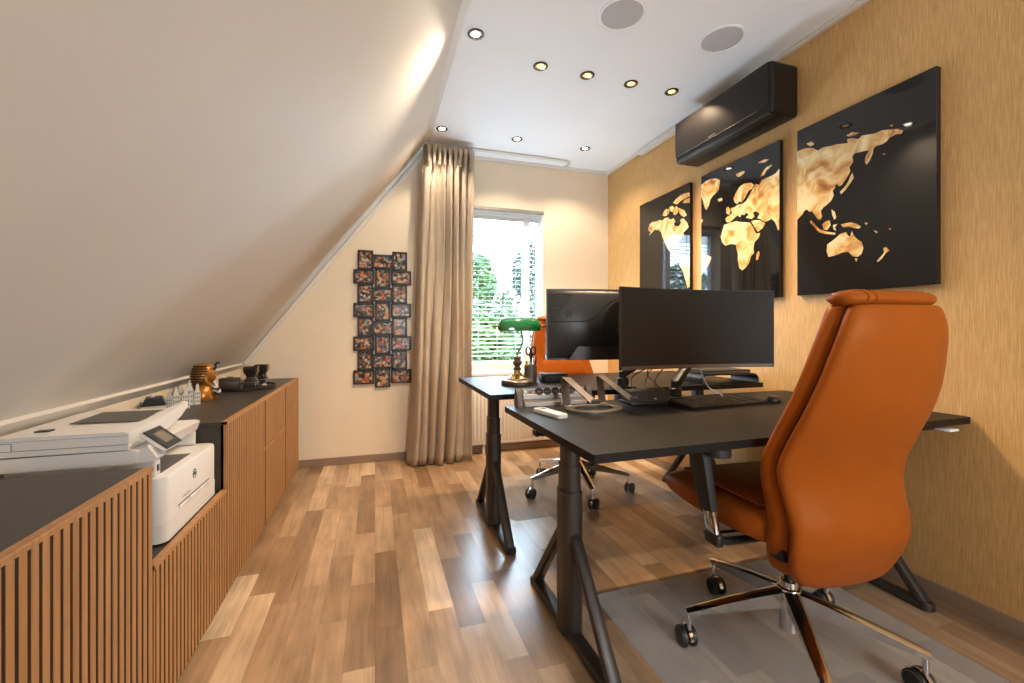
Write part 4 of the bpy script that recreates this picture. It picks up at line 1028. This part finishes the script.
def office_chair(loc, rz, base_rz, label):
    t = thing('office_chair', label, 'chair', loc, rz, 'cognac leather office chairs')
    # backrest: rear shell, dark seam, front cushion, headrest roll
    wr = .034; edge = lambda hw, k: -k * (hw / .23) ** 2
    bm = B(); loft(bm, [sring(0, y + edge(hw, wr), z, hw, .026, p=3.4, wrap=wr) for z, y, hw in BK]); back = obj('backrest', bm, 'leather', t, angle=75)
    bm = B(); loft(bm, [sring(0, y + .022 + edge(hw, wr), z, hw - .013, .012, p=4, wrap=wr) for z, y, hw in BK[6:-3]]); obj('seam', bm, 'seam', back, angle=75)
    tk = lambda z: .041 + .016 * max(0, min(1, (.68 - z) / .15))
    bm = B(); loft(bm, [sring(0, y + .008 + tk(z) + edge(hw, .024), z + .004, hw + .006, tk(z) - .012, p=3.4, wrap=.024) for z, y, hw in [(.340, -.165, .10)] + BK[7:]])
    cush = obj('back_cushion', bm, 'leather', t, angle=75)
    bm = B()   # padded channels on the front of the back
    zs = [.52, .64, .76, .88, 1.0, 1.11]
    for z0, z1 in zip(zs, zs[1:]):
        rg = []
        for k in range(9):
            q = k / 8; z = z0 + .003 + (z1 - z0 - .006) * q; y, hw = interp(z)
            bul = .011 * (1 - (2 * q - 1) ** 4)
            rg.append(sring(0, y + .066 + 2 * (tk(z) - .047), z, hw - .060, .006 + bul, p=4.5, wrap=.012))
        loft(bm, rg)
    obj('quilted_pad', bm, 'leather', cush, angle=60)
    bm = B(); y, hw = interp(1.14); rg = []; yc = y + .022; hw = .160
    for k in range(25):
        q = -1 + 2 * k / 24; x = hw * q; e = max(.30, (1 - abs(q) ** 11)) ** .5
        rg.append([V((x, yc + .044 * e * cos(2 * pi * i / 20) + .012 * q * q, 1.166 + .0235 * e * sin(2 * pi * i / 20))) for i in range(20)])
    loft(bm, rg); hr = obj('headrest_roll', bm, 'leather', t, angle=75)
    bm = B()
    for x in (-.110, -.086):
        tube(bm, [V((x, yc + .0446 * cos(2 * pi * i / 24) + .012 * (x / hw) ** 2, 1.166 + .0241 * sin(2 * pi * i / 24))) for i in range(25)], .0011, 5)
    obj('stitching', bm, 'leather', hr)
    # seat
    bm = B(); rg = []
    prof = [(-.128, .432, .512, .19), (-.122, .426, .526, .212), (-.10, .420, .535, .232), (-.03, .416, .536, .248), (.08, .416, .532, .262), (.21, .424, .532, .266), (.30, .434, .529, .262), (.345, .446, .519, .250), (.366, .462, .503, .234), (.371, .475, .489, .21)]
    for y, z0, z1, hw in prof:
        n = 36; r = []
        for i in range(n):
            a = 2 * pi * i / n; ca, sa = cos(a), sin(a); p = 3.4
            r.append(V((hw * math.copysign(abs(ca) ** (2 / p), ca), y, (z0 + z1) / 2 + (z1 - z0) / 2 * math.copysign(abs(sa) ** (2 / p), sa))))
        rg.append(r)
    loft(bm, rg); seat = obj('seat', bm, 'leather', t, angle=75)
    bm = B(); box(bm, (-.20, -.085, .5335), (.20, .30, .543), .006, 3); obj('seat_pad', bm, 'leather', seat, angle=60)
    bm = B(); box(bm, (-.12, -.115, .385), (.12, .16, .4215), .012, 2); box(bm, (-.10, -.165, .372), (.06, -.12, .412), .010, 2); box(bm, (-.205, -.175, .402), (.205, -.118, .508), .012, 2); obj('tilt_mechanism', bm, 'black', t)
    bm = B(); tube(bm, [(-.11, .06, .392), (-.235, .075, .386)], .0055, 8); box(bm, (-.268, .058, .380), (-.228, .092, .392), .005); obj('lever', bm, 'black', t)
    # arms
    for s in (-1, 1):
        bm = B(); tube(bm, [(s * .13, -.01, .398), (s * .25, -.01, .400), (s * .292, -.01, .408)], .013, 10)
        box(bm, (s * .300 - .015, -.040, .394), (s * .300 + .015, .026, .436), .010, 3); arm = obj('armrest', bm, 'black', t)
        bm = B(); beam(bm, (s * .301, -.008, .420), (s * .313, .004, .525), .018, .052, .018, .056, up=(0, 1, 0), r=.005); obj('chrome_upright', bm, 'chrome', arm)
        bm = B(); beam(bm, (s * .312, .002, .500), (s * .330, .030, .690), .028, .062, .032, .082, up=(0, 1, 0), r=.008); obj('sleeve', bm, 'blackmatte', arm)
        bm = B(); loft(bm, [[V((x + s * .332, y + .020, z)) for x, y in round_rect(.080 * k, .24 * (.96 + .04 * k), .036 * k, 6)] for z, k in ((.697, .88), (.703, 1), (.714, 1), (.721, .9))]); obj('arm_pad', bm, 'blackmatte', arm)
    # column
    bm = B(); lathe(bm, [(.027, .165), (.027, .235), (.0245, .238)], 28); lathe(bm, [(.030, .07), (.030, .10), (.031, .166)], 28); obj('gas_column', bm, 'chrome', t)
    obj('piston', one(lathe, [(.0145, .236), (.0145, .386)], 20), 'black', t)
    # five star base
    bm = B(); lathe(bm, [(.030, .150), (.040, .156), (.042, .200), (.036, .212), (.028, .215)], 30); base = obj('base', bm, 'chrome', t)
    base.rotation_euler = (0, 0, base_rz)
    for k in range(5):
        a = 2 * pi * k / 5; Rz = M.Rotation(a, 4, 'Z')
        bm = B(); rg = []
        for q, (w, zt, hh) in ((.030, (.048, .212, .062)), (.10, (.044, .199, .054)), (.20, (.039, .177, .041)), (.30, (.034, .152, .028)), (.34, (.031, .142, .023)), (.352, (.022, .137, .015))):
            rg.append([V((q, -w / 2, zt - .006)), V((q, -w / 4, zt)), V((q, w / 4, zt)), V((q, w / 2, zt - .006)), V((q, w / 3, zt - hh)), V((q, -w / 3, zt - hh))])
        loft(bm, rg); bmesh.ops.transform(bm, matrix=Rz, verts=bm.verts); obj('spoke', bm, 'chrome', base, angle=40)
        # caster, swivelled
        cm = Rz @ T((.340, 0, 0), rz=1.1 + k * 1.9)
        bm = B()
        for s in (-1, 1):
            tt = bmesh.new(); lathe(tt, [(.0001, -.009), (.026, -.009), (.033, -.006), (.0345, -.002), (.0345, .004), (.031, .008), (.012, .009), (.0001, .009)], 28); merge(bm, tt, cm @ T((.018, s * .0165, .0378), rx=pi / 2))
        cs = obj('caster', bm, 'black', base)
        bm = B(); tt = bmesh.new(); lathe(tt, [(.008, .070), (.008, .128)], 12); merge(bm, tt, cm)
        tt = bmesh.new()
        loft(tt, [[V((.018 + .037 * cos(x), y, .0378 + .037 * sin(x))) for x, y in ((q0, -.006), (q0, .006))] + [V((.018 + .0355 * cos(q0), .006, .0378 + .0355 * sin(q0))), V((.018 + .0355 * cos(q0), -.006, .0378 + .0355 * sin(q0)))] for q0 in [rad(10 + 17 * i) for i in range(11)]])
        merge(bm, tt, cm)
        obj('caster_hood', bm, 'chrome', cs)
        bm = B()
        for s in (-1, 1): tt = bmesh.new(); lathe(tt, [(.0272, .0088), (.0300, .0078), (.0300, .0092), (.0272, .0098)], 28, None, False); merge(bm, tt, cm @ T((.018, s * .0165, .0378), rx=-s * pi / 2))
        obj('wheel_ring', bm, 'grey_metal', cs)
    return t
office_chair((1.341, 1.130, 0), rad(-4), rad(19 + 4), 'cognac leather office chair with its tall back to the viewer at the near desk')
office_chair((1.304, 2.687, 0), rad(180 + 4), rad(-28 - 184), 'cognac leather office chair facing the viewer at the far desk, mostly behind the monitors')

# ------------------------------------------------------------------ outside the window
go = obj('garden_ground', one(box, (-14, YB + 1, -2.75), (14, 22, -2.65)), 'bounceground', smooth=False); go['kind'] = 'structure'
def tree(x, y, crown, n, mt, label, leaf=.115, ztop=0, seed=1):
    rn = random.Random(seed)
    t = thing('tree' if ztop > 1.2 else 'shrub', label, 'tree' if ztop > 1.2 else 'shrub', (x, y, -2.65), group='greenery outside the window')
    bm = B(); tube(bm, [(0, 0, 0), (.03, .02, 1.2), (0, .05, ztop + 2.0)], [.13, .09, .03], 8)
    for k in range(5):
        a = rn.random() * 6.28; z = 1.0 + k * .45; tube(bm, [(0, .03, z), (.5 * cos(a), .5 * sin(a), z + .5)], [.05, .015], 6)
    obj('trunk', bm, 'bark', t)
    bm = B()
    for _ in range(n):
        bx, by, bz, br, bh = crown[rn.randrange(len(crown))]
        while True:
            p = V((rn.uniform(-1, 1), rn.uniform(-1, 1), rn.uniform(-1, 1)))
            if p.length < 1: break
        p = p.normalized() * p.length ** .45
        c = V((bx + p.x * br, by + p.y * br, bz + 2.65 + p.z * bh))
        R3 = M.Rotation(rn.uniform(0, 6.28), 4, 'Z') @ M.Rotation(rn.uniform(-1.2, 1.2), 4, 'X') @ M.Rotation(rn.uniform(-1, 1), 4, 'Y')
        s = leaf * rn.uniform(.6, 1.3)
        q = [V((-s * .5, 0, 0)), V((0, -s * .28, .01)), V((s * .6, 0, 0)), V((0, s * .28, .01))]
        bm.faces.new([bm.verts.new(c + R3 @ w) for w in q])
    obj('foliage', bm, mt, t, smooth=False)
tree(2.12, 8.8, [(0, 0, 1.2, .70, 1.0), (-.1, .1, 2.1, .42, .6), (-.2, .2, .6, .8, .6)], 6500, 'leaf', 'bright green tree rising left behind the blind outside', ztop=2.4, seed=3)
tree(3.75, 10.6, [(0, 0, 1.5, .75, 1.1), (.1, 0, 2.6, .5, .8), (-.3, 0, .6, .9, .6)], 6500, 'leaf_dark', 'darker green tree behind the window mullion outside', ztop=2.4, seed=4)
tree(2.0, 6.5, [(0, 0, .75, .75, .65), (.7, .1, 1.05, .5, .6), (-.6, 0, .95, .6, .6)], 11000, 'leaf', 'light green shrub filling the lower half of the window view', ztop=.8, seed=5)
tree(-.6, 9.2, [(0, 0, 1.2, .8, 1.0), (-.3, 0, 1.9, .5, .8)], 4500, 'leaf_dark', 'dark tree outside seen only as a reflection in the black panels', ztop=2.2, seed=6)
tree(-2.7, 8.2, [(0, 0, 1.3, .9, 1.1), (.4, 0, 1.9, .6, .7), (-.6, 0, .6, .8, .6)], 4500, 'leaf', 'broad green tree outside mirrored in the panel with North America', ztop=2.4, seed=8)

# ------------------------------------------------------------------ lights, world, camera
w = D.worlds.new('overcast_sky'); bpy.context.scene.world = w; w.use_nodes = True
bg = w.node_tree.nodes['Background']; bg.inputs[0].default_value = (.62, .82, 1.0, 1); bg.inputs[1].default_value = 36
def area(name, loc, rot, sx, sy, e, col):
    l = D.lights.new(name, 'AREA'); l.shape = 'RECTANGLE'; l.size = sx; l.size_y = sy; l.energy = e; l.color = col
    o = D.objects.new(name, l); C.objects.link(o); o.location = loc; o.rotation_euler = rot; return o
area('rear_fill_light', ((RX0 + RX1) / 2, YR + .03, 1.5), (rad(105), 0, 0), 1.25, 1.35, 92, (.88, .95, 1.0))  # added fill lamp behind the viewer, no such source known
area('sill_fill_light', (1.125, YB - .035, .83), (rad(212), 0, 0), .66, .10, 17, (.56, .80, 1.0))  # added lamp at the sill, aimed up to brighten and cool the ceiling
pt = area('daylight_portal', (1.125, YB + .16, 1.445), (rad(-90), 0, 0), .73, 1.5, 1, (1, 1, 1)); pt.data.cycles.is_portal = True

cam = D.cameras.new('camera'); co = D.objects.new('camera', cam); C.objects.link(co)
cam.sensor_width = 36; cam.lens = 436 / 1024 * 36; cam.clip_start = .02
co.location = (0, 0, H); co.rotation_euler = (pi / 2, 0, -YAW)
cam.shift_y = -(341.5 - 331) / 1024 * 1.0
bpy.context.scene.camera = co
sc = bpy.context.scene
sc.view_settings.view_transform = 'Standard'; sc.view_settings.look = 'None'; sc.view_settings.gamma = 1; sc.view_settings.exposure = 0.25
sc.view_settings.use_curve_mapping = False
sc.cycles.max_bounces = 8; sc.cycles.diffuse_bounces = 5; sc.cycles.glossy_bounces = 4; sc.cycles.transparent_max_bounces = 12
sc.cycles.caustics_reflective = False; sc.cycles.caustics_refractive = False
sc.cycles.sample_clamp_indirect = 6
sc.cycles.use_denoising = True
